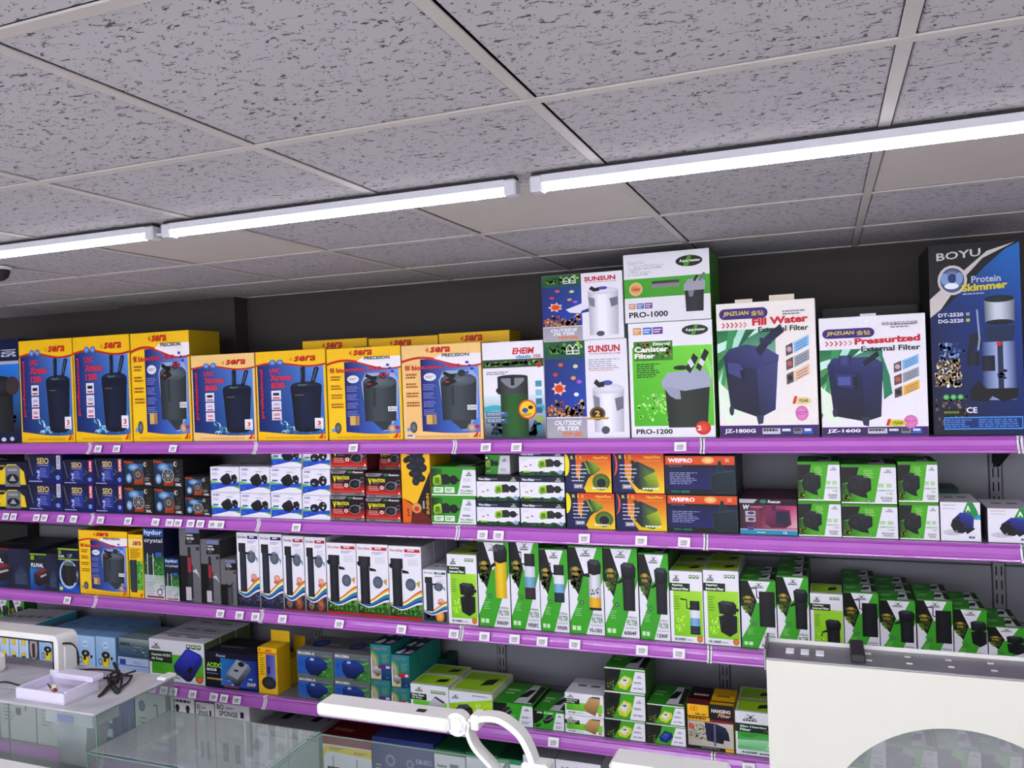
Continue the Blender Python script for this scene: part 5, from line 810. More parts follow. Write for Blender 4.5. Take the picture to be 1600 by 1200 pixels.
# type: artwork, object name, description, side colour, top colour, depth, top print, group
T = {
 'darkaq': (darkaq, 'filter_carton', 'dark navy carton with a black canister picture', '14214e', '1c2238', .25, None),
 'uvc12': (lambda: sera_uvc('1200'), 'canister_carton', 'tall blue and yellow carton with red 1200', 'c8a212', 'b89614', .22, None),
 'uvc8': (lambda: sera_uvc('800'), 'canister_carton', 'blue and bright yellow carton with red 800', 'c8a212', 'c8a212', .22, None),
 'uvc8p': (lambda: sera_uvc('800', True), 'canister_carton', 'blue carton with faded pale yellow borders and red 800', 'd0a860', 'd8b880', .22, None),  # not faded: the pale yellow is painted lamp glare
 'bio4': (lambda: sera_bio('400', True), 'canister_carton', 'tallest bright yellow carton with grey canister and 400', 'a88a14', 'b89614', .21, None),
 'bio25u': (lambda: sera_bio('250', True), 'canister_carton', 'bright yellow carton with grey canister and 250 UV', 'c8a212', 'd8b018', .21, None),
 'bio25': (lambda: sera_bio('250', False, True), 'canister_carton', 'faded pale yellow carton with grey canister and 250', 'd0a860', 'd8b880', .21, None),  # not faded: the pale yellow is painted lamp glare
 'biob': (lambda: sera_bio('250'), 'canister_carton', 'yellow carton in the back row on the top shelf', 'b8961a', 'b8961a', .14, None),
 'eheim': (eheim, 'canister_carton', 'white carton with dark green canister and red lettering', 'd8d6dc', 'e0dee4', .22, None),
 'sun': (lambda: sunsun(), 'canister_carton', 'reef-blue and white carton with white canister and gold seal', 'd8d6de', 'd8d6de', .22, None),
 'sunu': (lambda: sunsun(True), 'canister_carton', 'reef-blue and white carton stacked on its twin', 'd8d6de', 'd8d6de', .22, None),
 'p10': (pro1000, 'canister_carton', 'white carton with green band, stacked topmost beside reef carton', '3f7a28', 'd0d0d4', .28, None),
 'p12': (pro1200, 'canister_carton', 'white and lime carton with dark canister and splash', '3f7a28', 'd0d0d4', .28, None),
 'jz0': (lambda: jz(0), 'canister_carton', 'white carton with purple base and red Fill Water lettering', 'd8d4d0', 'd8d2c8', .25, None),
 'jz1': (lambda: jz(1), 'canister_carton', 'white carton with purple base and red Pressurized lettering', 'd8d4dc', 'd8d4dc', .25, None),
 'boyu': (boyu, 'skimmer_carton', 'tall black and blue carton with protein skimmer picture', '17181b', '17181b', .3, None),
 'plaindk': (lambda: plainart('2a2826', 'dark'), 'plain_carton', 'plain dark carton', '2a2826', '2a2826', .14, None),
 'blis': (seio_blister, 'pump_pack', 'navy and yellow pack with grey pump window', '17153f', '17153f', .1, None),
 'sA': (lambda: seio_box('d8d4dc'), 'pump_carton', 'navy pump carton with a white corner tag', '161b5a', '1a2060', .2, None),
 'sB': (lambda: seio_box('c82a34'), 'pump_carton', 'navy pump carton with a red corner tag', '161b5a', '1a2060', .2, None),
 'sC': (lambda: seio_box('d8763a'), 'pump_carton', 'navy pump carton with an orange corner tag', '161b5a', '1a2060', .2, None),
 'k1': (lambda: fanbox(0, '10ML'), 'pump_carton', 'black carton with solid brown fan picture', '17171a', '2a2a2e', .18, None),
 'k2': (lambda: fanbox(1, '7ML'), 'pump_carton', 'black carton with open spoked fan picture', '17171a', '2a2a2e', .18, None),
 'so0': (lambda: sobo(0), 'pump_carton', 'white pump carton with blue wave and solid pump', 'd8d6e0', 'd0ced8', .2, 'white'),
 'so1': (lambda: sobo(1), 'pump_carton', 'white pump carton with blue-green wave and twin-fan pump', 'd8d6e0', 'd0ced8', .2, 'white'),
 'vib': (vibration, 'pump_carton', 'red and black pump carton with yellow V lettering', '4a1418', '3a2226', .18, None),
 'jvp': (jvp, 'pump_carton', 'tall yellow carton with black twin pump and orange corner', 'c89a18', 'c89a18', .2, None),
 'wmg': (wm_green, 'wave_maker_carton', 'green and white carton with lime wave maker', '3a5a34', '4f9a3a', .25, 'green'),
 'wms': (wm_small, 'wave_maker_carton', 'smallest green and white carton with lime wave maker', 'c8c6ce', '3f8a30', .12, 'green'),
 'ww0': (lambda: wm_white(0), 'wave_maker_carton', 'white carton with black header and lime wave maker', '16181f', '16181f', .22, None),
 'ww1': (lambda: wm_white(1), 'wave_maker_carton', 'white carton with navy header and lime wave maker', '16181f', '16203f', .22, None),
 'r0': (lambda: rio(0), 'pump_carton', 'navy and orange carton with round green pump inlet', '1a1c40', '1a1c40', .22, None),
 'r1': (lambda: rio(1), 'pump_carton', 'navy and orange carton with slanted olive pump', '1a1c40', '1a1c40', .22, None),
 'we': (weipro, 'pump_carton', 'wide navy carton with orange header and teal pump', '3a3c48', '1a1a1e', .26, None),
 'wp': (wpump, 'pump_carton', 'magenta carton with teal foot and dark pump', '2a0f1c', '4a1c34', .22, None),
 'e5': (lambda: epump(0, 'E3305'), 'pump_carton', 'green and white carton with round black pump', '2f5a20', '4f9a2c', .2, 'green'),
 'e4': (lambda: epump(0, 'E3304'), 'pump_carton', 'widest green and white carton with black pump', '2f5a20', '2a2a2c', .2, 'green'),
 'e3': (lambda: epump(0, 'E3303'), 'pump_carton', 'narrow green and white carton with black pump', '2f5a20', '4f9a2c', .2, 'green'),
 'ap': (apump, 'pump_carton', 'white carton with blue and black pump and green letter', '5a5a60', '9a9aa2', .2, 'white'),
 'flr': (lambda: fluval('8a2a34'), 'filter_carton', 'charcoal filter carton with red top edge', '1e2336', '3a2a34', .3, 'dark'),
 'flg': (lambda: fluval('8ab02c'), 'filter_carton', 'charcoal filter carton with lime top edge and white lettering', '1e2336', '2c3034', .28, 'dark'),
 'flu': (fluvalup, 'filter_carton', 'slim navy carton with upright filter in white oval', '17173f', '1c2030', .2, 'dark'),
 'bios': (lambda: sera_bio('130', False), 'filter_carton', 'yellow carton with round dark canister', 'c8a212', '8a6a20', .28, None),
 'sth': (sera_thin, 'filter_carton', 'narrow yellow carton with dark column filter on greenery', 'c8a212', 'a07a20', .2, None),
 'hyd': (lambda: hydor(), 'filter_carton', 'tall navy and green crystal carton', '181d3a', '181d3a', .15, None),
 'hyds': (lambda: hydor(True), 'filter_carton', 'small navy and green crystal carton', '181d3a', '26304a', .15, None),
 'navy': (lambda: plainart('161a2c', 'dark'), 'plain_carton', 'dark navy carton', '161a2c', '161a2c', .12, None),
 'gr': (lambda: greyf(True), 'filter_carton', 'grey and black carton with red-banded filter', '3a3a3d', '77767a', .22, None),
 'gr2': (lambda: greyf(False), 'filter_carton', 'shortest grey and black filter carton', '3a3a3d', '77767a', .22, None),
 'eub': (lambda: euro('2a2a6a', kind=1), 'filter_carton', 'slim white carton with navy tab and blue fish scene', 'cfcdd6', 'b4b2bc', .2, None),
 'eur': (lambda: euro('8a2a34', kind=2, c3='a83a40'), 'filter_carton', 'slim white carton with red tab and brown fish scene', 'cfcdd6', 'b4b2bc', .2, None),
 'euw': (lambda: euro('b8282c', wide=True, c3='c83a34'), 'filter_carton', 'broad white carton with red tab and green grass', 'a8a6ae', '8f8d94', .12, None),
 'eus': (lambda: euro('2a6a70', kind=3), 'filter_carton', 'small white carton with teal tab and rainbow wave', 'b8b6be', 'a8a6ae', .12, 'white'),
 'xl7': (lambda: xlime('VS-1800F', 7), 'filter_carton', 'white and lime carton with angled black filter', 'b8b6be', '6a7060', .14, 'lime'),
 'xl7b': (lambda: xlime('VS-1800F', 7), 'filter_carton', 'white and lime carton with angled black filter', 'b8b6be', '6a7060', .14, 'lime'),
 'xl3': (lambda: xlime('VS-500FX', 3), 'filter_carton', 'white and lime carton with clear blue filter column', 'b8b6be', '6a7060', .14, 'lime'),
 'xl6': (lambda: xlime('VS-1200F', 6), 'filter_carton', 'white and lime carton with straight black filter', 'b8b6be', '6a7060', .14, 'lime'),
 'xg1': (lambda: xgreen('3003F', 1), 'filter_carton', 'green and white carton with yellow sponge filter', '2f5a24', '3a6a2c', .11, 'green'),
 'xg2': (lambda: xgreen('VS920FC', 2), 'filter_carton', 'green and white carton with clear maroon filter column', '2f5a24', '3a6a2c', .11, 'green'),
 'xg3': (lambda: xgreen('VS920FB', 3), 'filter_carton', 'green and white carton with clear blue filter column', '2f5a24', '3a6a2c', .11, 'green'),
 'xg4': (lambda: xgreen('VS-1303', 4), 'filter_carton', 'green and white carton with clear filter and amber base', '2f5a24', '3a6a2c', .11, 'green'),
 'xg6': (lambda: xgreen('6004F', 6), 'filter_carton', 'green and white carton with long black filter', '2f5a24', '3a6a2c', .11, 'green'),
 'xg0': (lambda: xgreen('1200F', 0), 'filter_carton', 'green and white carton with black filter', '2f5a24', '3a6a2c', .11, 'green'),
 'xg5': (lambda: xgreen('2000F', 5), 'filter_carton', 'green and white carton with wide black cartridge filter', '2f5a24', '3a6a2c', .11, 'green'),
 'xg7': (lambda: xgreen('600F', 7), 'filter_carton', 'green and white carton with squat angled filter', '2f5a24', '3a6a2c', .11, 'green'),
 'col': (colpump, 'pump_carton', 'pale blue carton with yellow-black column pump', '3a8aa0', 'd8dce4', .3, 'white'),
 'mini': (minibox, 'pump_carton', 'narrow grey carton with round white window', '4a4a48', '6a6a68', .2, None),
 'yp': (ypump, 'pump_carton', 'sky blue carton with round yellow pump', '7aa4d4', '8ab4e0', .3, 'blue'),
 'mb': (tealbox, 'filter_carton', 'small steel-blue carton stacked on a pale one', '2a4058', '7a9098', .2, None),
 'lb': (lightbox, 'filter_carton', 'pale lilac-blue carton under a steel-blue one', '8a9cc8', 'b8c8e4', .2, None),
 'ac': (acdc, 'air_pump_carton', 'white and green carton with a blue air pump', '5a6a44', 'cfcdd6', .11, 'white'),
 'ad': (acdark, 'air_pump_carton', 'dark blue carton with silver air pump', '15141c', '1c1f58', .2, 'dark'),
 'sa': (seraair, 'air_pump_carton', 'yellow carton with black round air pump', 'd0a414', 'e0b41c', .12, None),
 'mx1': (lambda: maxima('MAXIMA-R'), 'air_pump_carton', 'grey-blue carton with navy air pump and longer lettering', '5a5e62', '77797d', .2, 'grey'),
 'mx2': (lambda: maxima('MAXIMA'), 'air_pump_carton', 'grey-blue carton with navy air pump and shorter lettering', '5a5e62', '77797d', .2, 'grey'),
 't20': (lambda: tealair('6a2a8a', '20'), 'air_pump_carton', 'teal carton with purple 20 strip', '1a6a68', '2a4a50', .1, 'teal'),
 't5': (lambda: tealair('c02a30', '5'), 'air_pump_carton', 'teal carton with red 5 strip', '1a7a70', '2a4a50', .1, 'teal'),
 'dgn': (lambda: plainart('1c4a40', 'dark'), 'plain_carton', 'dark green carton', '1c4a40', '1a3a36', .2, None),
 'xa0': (lambda: xair(0), 'air_pump_carton', 'white and lime carton with pale air pump', 'c8c6ce', '6a8a4a', .12, 'lime'),
 'xa1': (lambda: xair(1), 'air_pump_carton', 'lime carton with white swoosh and grey air pump', 'd0d4c0', '9ac81c', .24, 'lime'),
 'xa2': (lambda: xair(2), 'air_pump_carton', 'green carton with white panel and grey air pump', '2a2c2a', '3f9a2c', .22, 'green'),
 'xa3': (lambda: xair(3), 'air_pump_carton', 'small green carton with white panel and black air pump', '2a2c2a', '3f9a2c', .2, 'green'),
 'bb': (bbair, 'air_pump_carton', 'white and lime carton with tan air pump', 'd0ced4', 'd8d6dc', .16, 'white'),
 'apy': (lambda: apbox('cfd23a', 'dcdce0', 'AP-900'), 'air_pump_carton', 'green-white carton with white and yellow air pump', '3a6a2c', '4a5a44', .2, 'green'),
 'apb': (lambda: apbox('16307a', '2a50a8', 'AP-1000'), 'air_pump_carton', 'green and white carton with blue air pump', '3a6a2c', '4a5a44', .2, 'green'),
 'hf': (hang, 'hanging_filter_carton', 'black and yellow carton with navy hanging filter', 'c89a18', '1c1618', .16, 'hang'),
 'sl': (slim, 'hanging_filter_carton', 'white and green slim hanging filter carton', '4a6a4a', 'd0d4d0', .12, 'lime'),
 'bot': (lambda: epump(0, 'E3306'), 'pump_carton', 'green and white pump carton seen through the arched opening', '2f5a20', '4f9a2c', .16, 'green'),
 'spo': (lambda: sponge(True), 'sponge_carton', 'white sponge filter carton with black lettering', 'b0aeb4', 'c0bec4', .25, 'square'),
 'spk': (lambda: sponge(False), 'sponge_carton', 'white carton with two black sponge pictures', 'b0aeb4', 'c0bec4', .25, 'square'),
 'rod': (lambda: plainart('d4d4d6', 'rod'), 'filter_carton', 'white carton with slender rod picture behind glass tank', 'b0aeb4', 'a8a8ac', .25, None),
 'blu': (lambda: plainart('3f4f8c', 'blue'), 'filter_carton', 'blue carton with column filters behind the glass tank', '2a3468', '3a4a80', .25, None),
 'orn': (lambda: plainart('3a3844', 'orange'), 'filter_carton', 'dark carton with orange patch behind the glass tank', '2a2834', '3a3844', .25, None),
 'red': (lambda: plainart('e4e2ea', 'red'), 'sponge_carton', 'white and yellow carton with maroon lid and two sponges', '7a1a20', '7a1a20', .38, 'red'),
 'clb': (lambda: plainart('5a6480', 'clearblue'), 'filter_carton', 'slate-blue carton with grey filter columns', '2a347a', '2f3a78', .1, None),
 'grn': (lambda: plainart('e2e0e8', 'green'), 'filter_carton', 'white carton with dark green lid and violet rod', '1f5a38', '1f5a38', .3, None),
 'cor': (lambda: plainart('e2e8e6', 'corner'), 'filter_carton', 'white carton with green CORNER lettering', '1f6a44', '16402c', .3, None),
 'ico': (lambda: plainart('e6e5ea', 'icons'), 'filter_carton', 'white carton with three small green icons', 'a8a6ac', '9a9894', .25, 'square'),
 'whi': (lambda: plainart('e6e5ea', 'icons'), 'filter_carton', 'white carton with dark printed lid under the lowest rail', 'a8a6ac', '7a7874', .25, 'square'),
}
_art = {}
def art_of(key):
    if key not in _art:
        t = T[key]; _art[key] = t[0]().meshes(key, M['print'])
    return _art[key]
_tops = {}
def top_of(k):
    if k not in _tops: _tops[k] = TOPS[k]().meshes('top_'+k, M['print'])[0][1]
    return _tops[k]
BOXES = []
M['flap'] = M['print']
def carton(key, x0, x1, yf, z0, z1, label, group=None, rz=0, depth=None, flap=None):
    t = T[key]; w, h, d = x1-x0-.0016, z1-z0-.0008, depth or t[5]
    root = empty(t[1], ((x0+x1)/2, yf+d/2, z0), label, 'box', group, rz)
    mb = MB(); b = min(.0018, w*.03)
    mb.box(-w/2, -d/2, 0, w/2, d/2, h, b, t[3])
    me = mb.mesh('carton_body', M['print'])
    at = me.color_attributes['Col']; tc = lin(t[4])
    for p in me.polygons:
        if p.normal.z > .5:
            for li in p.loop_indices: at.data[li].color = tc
    obj('carton_body', me, root)
    for n, a in art_of(key):
        o = obj(n, a, root, (0, -d/2-.0002, .0012)); o.scale = (w-.001, 1, h-.0024)
    if t[6]:
        o = obj('top_print', top_of(t[6]), root, (0, -d/2+.001, h+.0002)); o.rotation_euler.x = -math.pi/2; o.scale = (w-.003, 1, d-.003)
    if flap:
        for (a, b2, hh, c) in flap:
            yy = d/2-.0015 if a == 0 and b2 == 1 else -d/2+.0002
            f = MB().box(-w/2+w*a, yy, h-.0015, -w/2+w*b2, yy+.001, h+hh, 0, c); f.build('tuck_flap', M['print'], root)
    return root
def place(row, key, xl, xr, yt, yb, suf='', back=.02, deep=0, depth=None, group=None, flap=None, lab=None):
    yf = YS+back; xm = (xl+xr)/2; ym = (yt+yb)/2; d = depth or T[key][5]
    x0, x1 = on_y(xl, ym, yf).x, on_y(xr, ym, yf).x
    z1, zb = on_y(xm, yt, yf).z, on_y(xm, yb, yf).z
    z0 = ZS[row]; best = abs(zb-z0); xc = (x0+x1)/2
    for B in BOXES:
        if B[0] == row and B[1]-.01 < xc < B[2]+.01 and abs(B[3]-yf) < .25 and abs(B[6]-zb) < best and B[6] > zb-.05: best = abs(B[6]-zb); z0 = B[6]
    for B in BOXES:
        if B[0] == row and B[5] < z1-.004 and B[6] > z0+.004 and B[3] < yf+d and B[4] > yf:
            if B[1] < xc and x0 < B[2]+.0004 and B[2] < xc: x0 = B[2]+.0004
            if B[1] > xc and x1 > B[1]-.0004: x1 = B[1]-.0004
    desc = lab or T[key][2]
    label = (desc + (', '+suf if suf else '')).strip()
    g = group or T[key][2]
    n = 0; y = yf
    for k in range(deep+1):
        if y+d > YB-.008 and k: break
        dd = min(d, YB-.006-y)
        carton(key, x0, x1, y, z0, z1, label if k == 0 else desc+', '+['', 'first', 'second', 'third'][k]+' behind its twin', g, 0, dd, flap if k == 0 else None)
        y += d+.002
    BOXES.append((row, x0, x1, yf, y, z0, z1))
c5 = [(.3, .55, .008, 'd8ccb8')]
ROWS = [
 [('darkaq', -75, 31, 532, 688, ''), ('uvc12', 31.5, 115, 530, 688, 'beside the dark navy carton'), ('uvc12', 116, 204.5, 524, 687, 'against the tallest yellow carton'), ('bio4', 206, 298, 518, 687, ''),
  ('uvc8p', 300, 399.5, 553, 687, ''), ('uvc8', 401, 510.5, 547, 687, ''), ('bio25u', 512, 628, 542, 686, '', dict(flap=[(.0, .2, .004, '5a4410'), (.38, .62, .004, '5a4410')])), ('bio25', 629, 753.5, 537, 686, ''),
  ('eheim', 755, 851, 533, 685, ''), ('sun', 852, 982, 531, 685, ''), ('sunu', 843, 974, 426.8, 529.3, ''), ('p12', 983.6, 1116, 501.7, 684, ''), ('p10', 974.6, 1110, 392.4, 497, ''),
  ('jz0', 1121.4, 1277, 470, 683, '', dict(flap=[(.2, .38, .012, 'd8ccb8'), (.55, .8, .02, 'd8ccb8')])), ('jz1', 1281.5, 1449, 492.6, 683, '', dict(flap=[(.4, .55, .008, 'd8d2d8')])), ('boyu', 1454, 1598, 377, 680, ''),
  ('biob', 475, 576, 530, 680, 'behind the 800 one', dict(back=.25)), ('biob', 578, 687, 526, 680, 'behind the UV one', dict(back=.25)), ('biob', 688, 799, 518, 680, 'behind the pale one', dict(back=.25)),
  ('plaindk', 1287, 1437, 478, 670, 'behind the Pressurized carton', dict(back=.28, depth=.12))],
 [('blis', -22, 43.5, 762, 796.5, 'under its twin'), ('blis', -24, 42.5, 721.5, 760, 'stacked on its twin'),
  ('sA', 44, 98, 755, 799, 'at the shelf'), ('sA', 43, 97.5, 710.5, 754, 'on top'), ('sB', 99, 147.5, 757, 799, 'at the shelf'), ('sB', 98.5, 146.6, 718, 756, 'on top'), ('sC', 148.5, 193, 758, 800, 'at the shelf'), ('sC', 147.5, 192.5, 716, 757, 'on top'),
  ('k2', 194, 239.5, 760, 801.5, 'bottom of the stack beside navy cartons'), ('k1', 193, 238.6, 718, 759, 'top of the stack beside navy cartons'), ('k1', 240.5, 287, 762, 803, 'bottom of the middle stack'), ('k2', 239, 286, 717, 761, 'top of the middle stack'),
  ('k2', 289, 330, 776, 805, 'small, bottom of the shortest stack'), ('k1', 288.6, 329, 744, 775, 'small, top of the shortest stack'),
  ('so0', 330, 375.5, 769, 807.5, 'bottom of two-high stack beside fan cartons'), ('so0', 328, 374, 729, 768, 'top of two-high stack beside fan cartons'), ('so0', 376, 423, 771, 809, 'bottom, against the three-high stack'), ('so0', 374.5, 421.5, 729, 770, 'second up, against the three-high stack'),
  ('so0', 424, 472, 771, 811, 'bottom of the three-high stack'), ('so0', 422, 471, 730, 770, 'middle of the three-high stack'), ('so0', 423.5, 471, 694, 729, 'top of the three-high stack'),
  ('so1', 473, 516, 774, 813, 'bottom of its stack'), ('so1', 472.5, 516, 733, 773, 'middle of its stack'), ('so1', 473, 516, 696, 732, 'top of its stack'),
  ('vib', 516.5, 570, 774.5, 814.5, 'bottom of stack beside white cartons'), ('vib', 516.5, 570, 734, 773.5, 'middle of stack beside white cartons'), ('vib', 517, 573, 694, 733, 'top of stack beside white cartons'),
  ('vib', 571.5, 626.5, 778, 815.5, 'bottom of stack beside yellow carton'), ('vib', 571.5, 626.5, 738.5, 777, 'middle of stack beside yellow carton'), ('vib', 587, 626, 697, 736, 'set back on top, beside yellow carton', dict(back=.12)),
  ('jvp', 627.5, 673, 700, 818, ''), ('wmg', 674, 744, 775, 821, 'lower of two'), ('wmg', 673.5, 744, 729, 774, 'upper of two'),
  ('ww1', 745, 812.5, 784, 824, 'lower of the two-high stack'), ('ww0', 744.5, 812, 743, 783, 'upper of the two-high stack'), ('wms', 757.5, 797, 710, 742, '', dict(back=.06)),
  ('ww0', 813.5, 883.5, 785, 827, 'bottom of three'), ('ww1', 811.5, 882.5, 744, 784, 'middle of three'), ('ww1', 810.5, 882, 704, 743, 'top of three'),
  ('r0', 885, 961, 770, 829.5, 'lower of two'), ('r0', 881.5, 955.5, 709, 769, 'upper of two'), ('r1', 962, 1042, 771, 834, 'lower of two'), ('r1', 957, 1038, 708, 770, 'upper of two'),
  ('we', 1042.5, 1154, 773, 836.5, 'lower of two'), ('we', 1038.5, 1150, 711, 772, 'upper of two'), ('wp', 1155.5, 1246, 779, 840, ''), ('wp', 1158, 1246, 772, 838, 'tucked behind its twin', dict(back=.245, depth=.16)),
  ('e5', 1247, 1315, 783, 843, 'lower of two'), ('e5', 1245.5, 1313, 721, 782, 'upper of two'), ('e4', 1315.5, 1403.5, 787.5, 848, 'lower of two'), ('e4', 1313.5, 1401, 725, 787, 'upper of two'), ('e3', 1405, 1468, 785, 850, 'lower of two'), ('e3', 1402.5, 1466, 721, 784, 'upper of two'),
  ('ap', 1469, 1533, 784, 853, 'next to the stacked green cartons'), ('ap', 1543, 1618, 794, 856, 'at the end of the shelf'), ('dgn', 1440, 1500, 763, 840, 'behind the stacked green pump cartons', dict(back=.24, depth=.14)), ('navy', 292, 318, 722, 800, 'behind the small black fan cartons', dict(back=.21))],
 [('plaindk', -20, 44, 818, 900, 'behind the charcoal filter cartons', dict(back=.34, depth=.07)), ('flr', -34, 46.5, 856, 919, ''), ('flg', 47, 90.5, 865, 922, ''), ('flu', 91, 123.5, 856, 924, ''), ('bios', 124, 200, 829, 927, '', dict(flap=[(.05, .3, .004, '3a2c10'), (.45, .65, .004, '3a2c10')])), ('sth', 201.5, 224, 835, 931, ''),
  ('hyd', 225, 256.5, 824.5, 935, ''), ('hyds', 258, 280, 872, 937, ''), ('navy', 253, 281, 820, 930, 'behind the small crystal carton', dict(back=.235)), ('gr', 281, 313.5, 824, 939, 'tallest of the grey ones'), ('gr', 314.5, 344, 843, 942, 'middle height of the grey ones'), ('gr2', 345, 370, 874, 944, ''),
  ('eub', 371, 405.5, 832, 947, 'beside the grey cartons', dict(deep=1)), ('eub', 406, 442, 834, 949, 'beside the red-tabbed ones', dict(deep=1)), ('eur', 443, 476, 837, 952, 'beside the navy-tabbed ones', dict(deep=1)), ('eur', 477, 510, 839, 954, 'beside the broad grass ones', dict(deep=1)),
  ('euw', 511, 557.5, 848, 957.5, 'nearest the slim cartons', dict(deep=2)), ('euw', 558, 607.5, 850, 962, 'in the middle of three', dict(deep=2)), ('euw', 608, 659.5, 853, 970, 'next to the small teal-tabbed carton', dict(deep=2)), ('eus', 661.5, 698.5, 890, 974, '', dict(deep=1)),
  ('xl7', 699.5, 746, 866, 976, 'beside the small teal-tabbed carton', dict(deep=2)), ('xg1', 747, 797, 845, 981, ''), ('xg2', 797.8, 843.5, 843, 984, ''), ('xg3', 844, 888.5, 857, 987, ''), ('xg4', 889, 943.5, 853, 992, ''), ('xg6', 944, 997.7, 855, 998, ''), ('xg0', 998.8, 1046, 864, 1002, 'beside the lime carton with blue column', dict(deep=1)),
  ('xl3', 1047, 1099, 892, 1008, '', dict(deep=2)), ('xl7b', 1099.6, 1156, 891, 1013, 'beside the clear blue column carton', dict(deep=2)), ('xg5', 1158, 1214, 906, 1018, 'beside the lime cartons', dict(deep=1)), ('xg0', 1214.5, 1265, 900, 1022, 'beside the straight black lime carton', dict(deep=3)), ('xl6', 1266.5, 1318.5, 927, 1026, ''),
  ('xg5', 1319, 1374.5, 925, 1030, 'tallest of the last five', dict(deep=3)), ('xg0', 1375, 1432, 937, 1035, 'second of the last five', dict(deep=2)), ('xg5', 1433, 1490, 937, 1040, 'in the middle of the last five', dict(deep=1)), ('xg7', 1490.5, 1543.5, 951, 1045, 'second shortest', dict(deep=1)), ('xg7', 1544, 1602, 979, 1050, 'shortest', dict(deep=1))],
 [('xg6', -6, 16, 936, 1030, 'at the back of the pale blue pump cartons', dict(back=.335, depth=.08, lab='dark-set green filter carton')), ('xg6', 16.5, 39, 937, 1030, 'above the pale blue pump cartons', dict(back=.335, depth=.08, lab='dark-set green filter carton')), ('col', -32, -16, 975, 1036, 'fifth from the narrow grey carton'), ('col', -15.5, -.5, 976, 1037, 'fourth from the narrow grey carton'), ('col', 0, 14.5, 976, 1038, 'third from the narrow grey carton'), ('col', 15, 29, 977, 1040, 'second from the narrow grey carton'), ('col', 29.5, 44.5, 978, 1041, 'next to the narrow grey carton'), ('mini', 45, 60, 988, 1042, ''),
  ('yp', 61, 89, 989, 1045, 'next to the narrow grey carton'), ('yp', 89.5, 118, 990, 1049, 'second from the narrow grey carton'), ('yp', 119, 149, 993, 1053, 'third from the narrow grey carton'), ('yp', 150, 181, 995, 1057, 'next to the steel-blue carton'), ('lb', 185, 233, 1028, 1063, ''), ('mb', 185.5, 232.5, 998, 1027, ''),
  ('ac', 233.5, 320, 1001, 1070, '', dict(deep=3)), ('ad', 320.5, 402.5, 1021, 1081, ''), ('sa', 403.5, 433.5, 1012, 1087, 'in front', dict(depth=.1, flap=[(0, 1, .05, 'e0b41c')])), ('sa', 436, 455, 1030, 1083, 'lower, behind', dict(back=.135, flap=[(0, 1, .075, 'd8aa18')])),
  ('mx1', 466, 522, 1059, 1098, 'lower of two'), ('mx1', 463.8, 521, 1017, 1058, 'upper of two'), ('mx2', 522.6, 579, 1064, 1106, 'lower of two'), ('mx2', 521.6, 578.5, 1022, 1063, 'upper of two'),
  ('t20', 579.5, 611, 1062, 1114, 'lower of two', dict(deep=2)), ('t20', 579.2, 611, 1007, 1061, 'upper of two', dict(deep=1)), ('t5', 612, 641, 1074, 1118, 'lower of two', dict(deep=3)), ('t5', 611.5, 640, 1023, 1073, 'upper of two', dict(deep=3)),
  ('dgn', 674, 698, 1030, 1110, 'behind the pale air pump carton', dict(back=.28, depth=.13)), ('xa0', 642, 701.5, 1070, 1127, '', dict(deep=1)), ('xa1', 702, 770, 1081, 1136, ''), ('xa2', 771, 833, 1099, 1143, ''), ('xa3', 834, 882, 1111, 1149, ''),
  ('bb', 883, 944, 1119, 1155, 'lower of two'), ('bb', 882.5, 943.5, 1084, 1118, 'upper of two'), ('apy', 944.5, 1008.5, 1124, 1164, 'bottom of three'), ('apy', 944.5, 1008.5, 1081, 1123, 'middle of three'), ('apy', 944.5, 1008.5, 1044, 1080, 'top of three'),
  ('apb', 1009.5, 1072, 1132, 1171, ''), ('apy', 1011, 1070, 1101, 1131, 'stacked on the blue air pump carton'), ('hf', 1073, 1148, 1100, 1178, ''), ('sl', 1149, 1211, 1113, 1188, '', dict(deep=1)),
  ('sl', 1214, 1280, 1140, 1200, 'behind the white panel'), ('bot', 1318, 1385, 1140, 1226, 'tallest'), ('bot', 1386, 1466, 1166, 1236, 'beside the tallest'), ('bot', 1467, 1534, 1168, 1244, 'in the middle'), ('bot', 1535, 1598, 1176, 1252, 'beside the arch edge')],
 [('rod', 0, 56, 1062, 1170, 'furthest along the shelf'), ('rod', 58, 116, 1072, 1175, 'next to the orange patch'), ('orn', 118, 163, 1090, 1180, ''), ('blu', 165, 211, 1086, 1180, ''), ('rod', 212, 260, 1082, 1180, 'beside the blue carton'), ('spk', 268, 305, 1090, 1180, ''), ('spo', 307, 336, 1098, 1180, 'narrower of two'), ('spo', 337, 391, 1099, 1190, 'wider of two'),
  ('whi', 404, 450, 1135, 1200, '', dict(back=.06, lab='white carton with dark square on its lid beside sponge carton')), ('whi', 451, 499, 1140, 1206, '', dict(back=.06, lab='white carton with dark square on its lid beside maroon one')),
  ('red', 500, 581, 1155, 1215, ''), ('clb', 582, 678, 1157, 1228, ''), ('grn', 679, 728, 1173, 1240, 'beside the slate-blue carton'), ('grn', 729, 779, 1178, 1250, 'beside the CORNER carton'), ('cor', 780, 816, 1186, 1256, ''), ('ico', 818, 868, 1182, 1262, ''), ('whi', 869, 940, 1190, 1268, '')]]
for r, row in enumerate(ROWS):
    for it in row:
        o = it[6] if len(it) > 6 else {}
        place(r, *it[:6], **o)
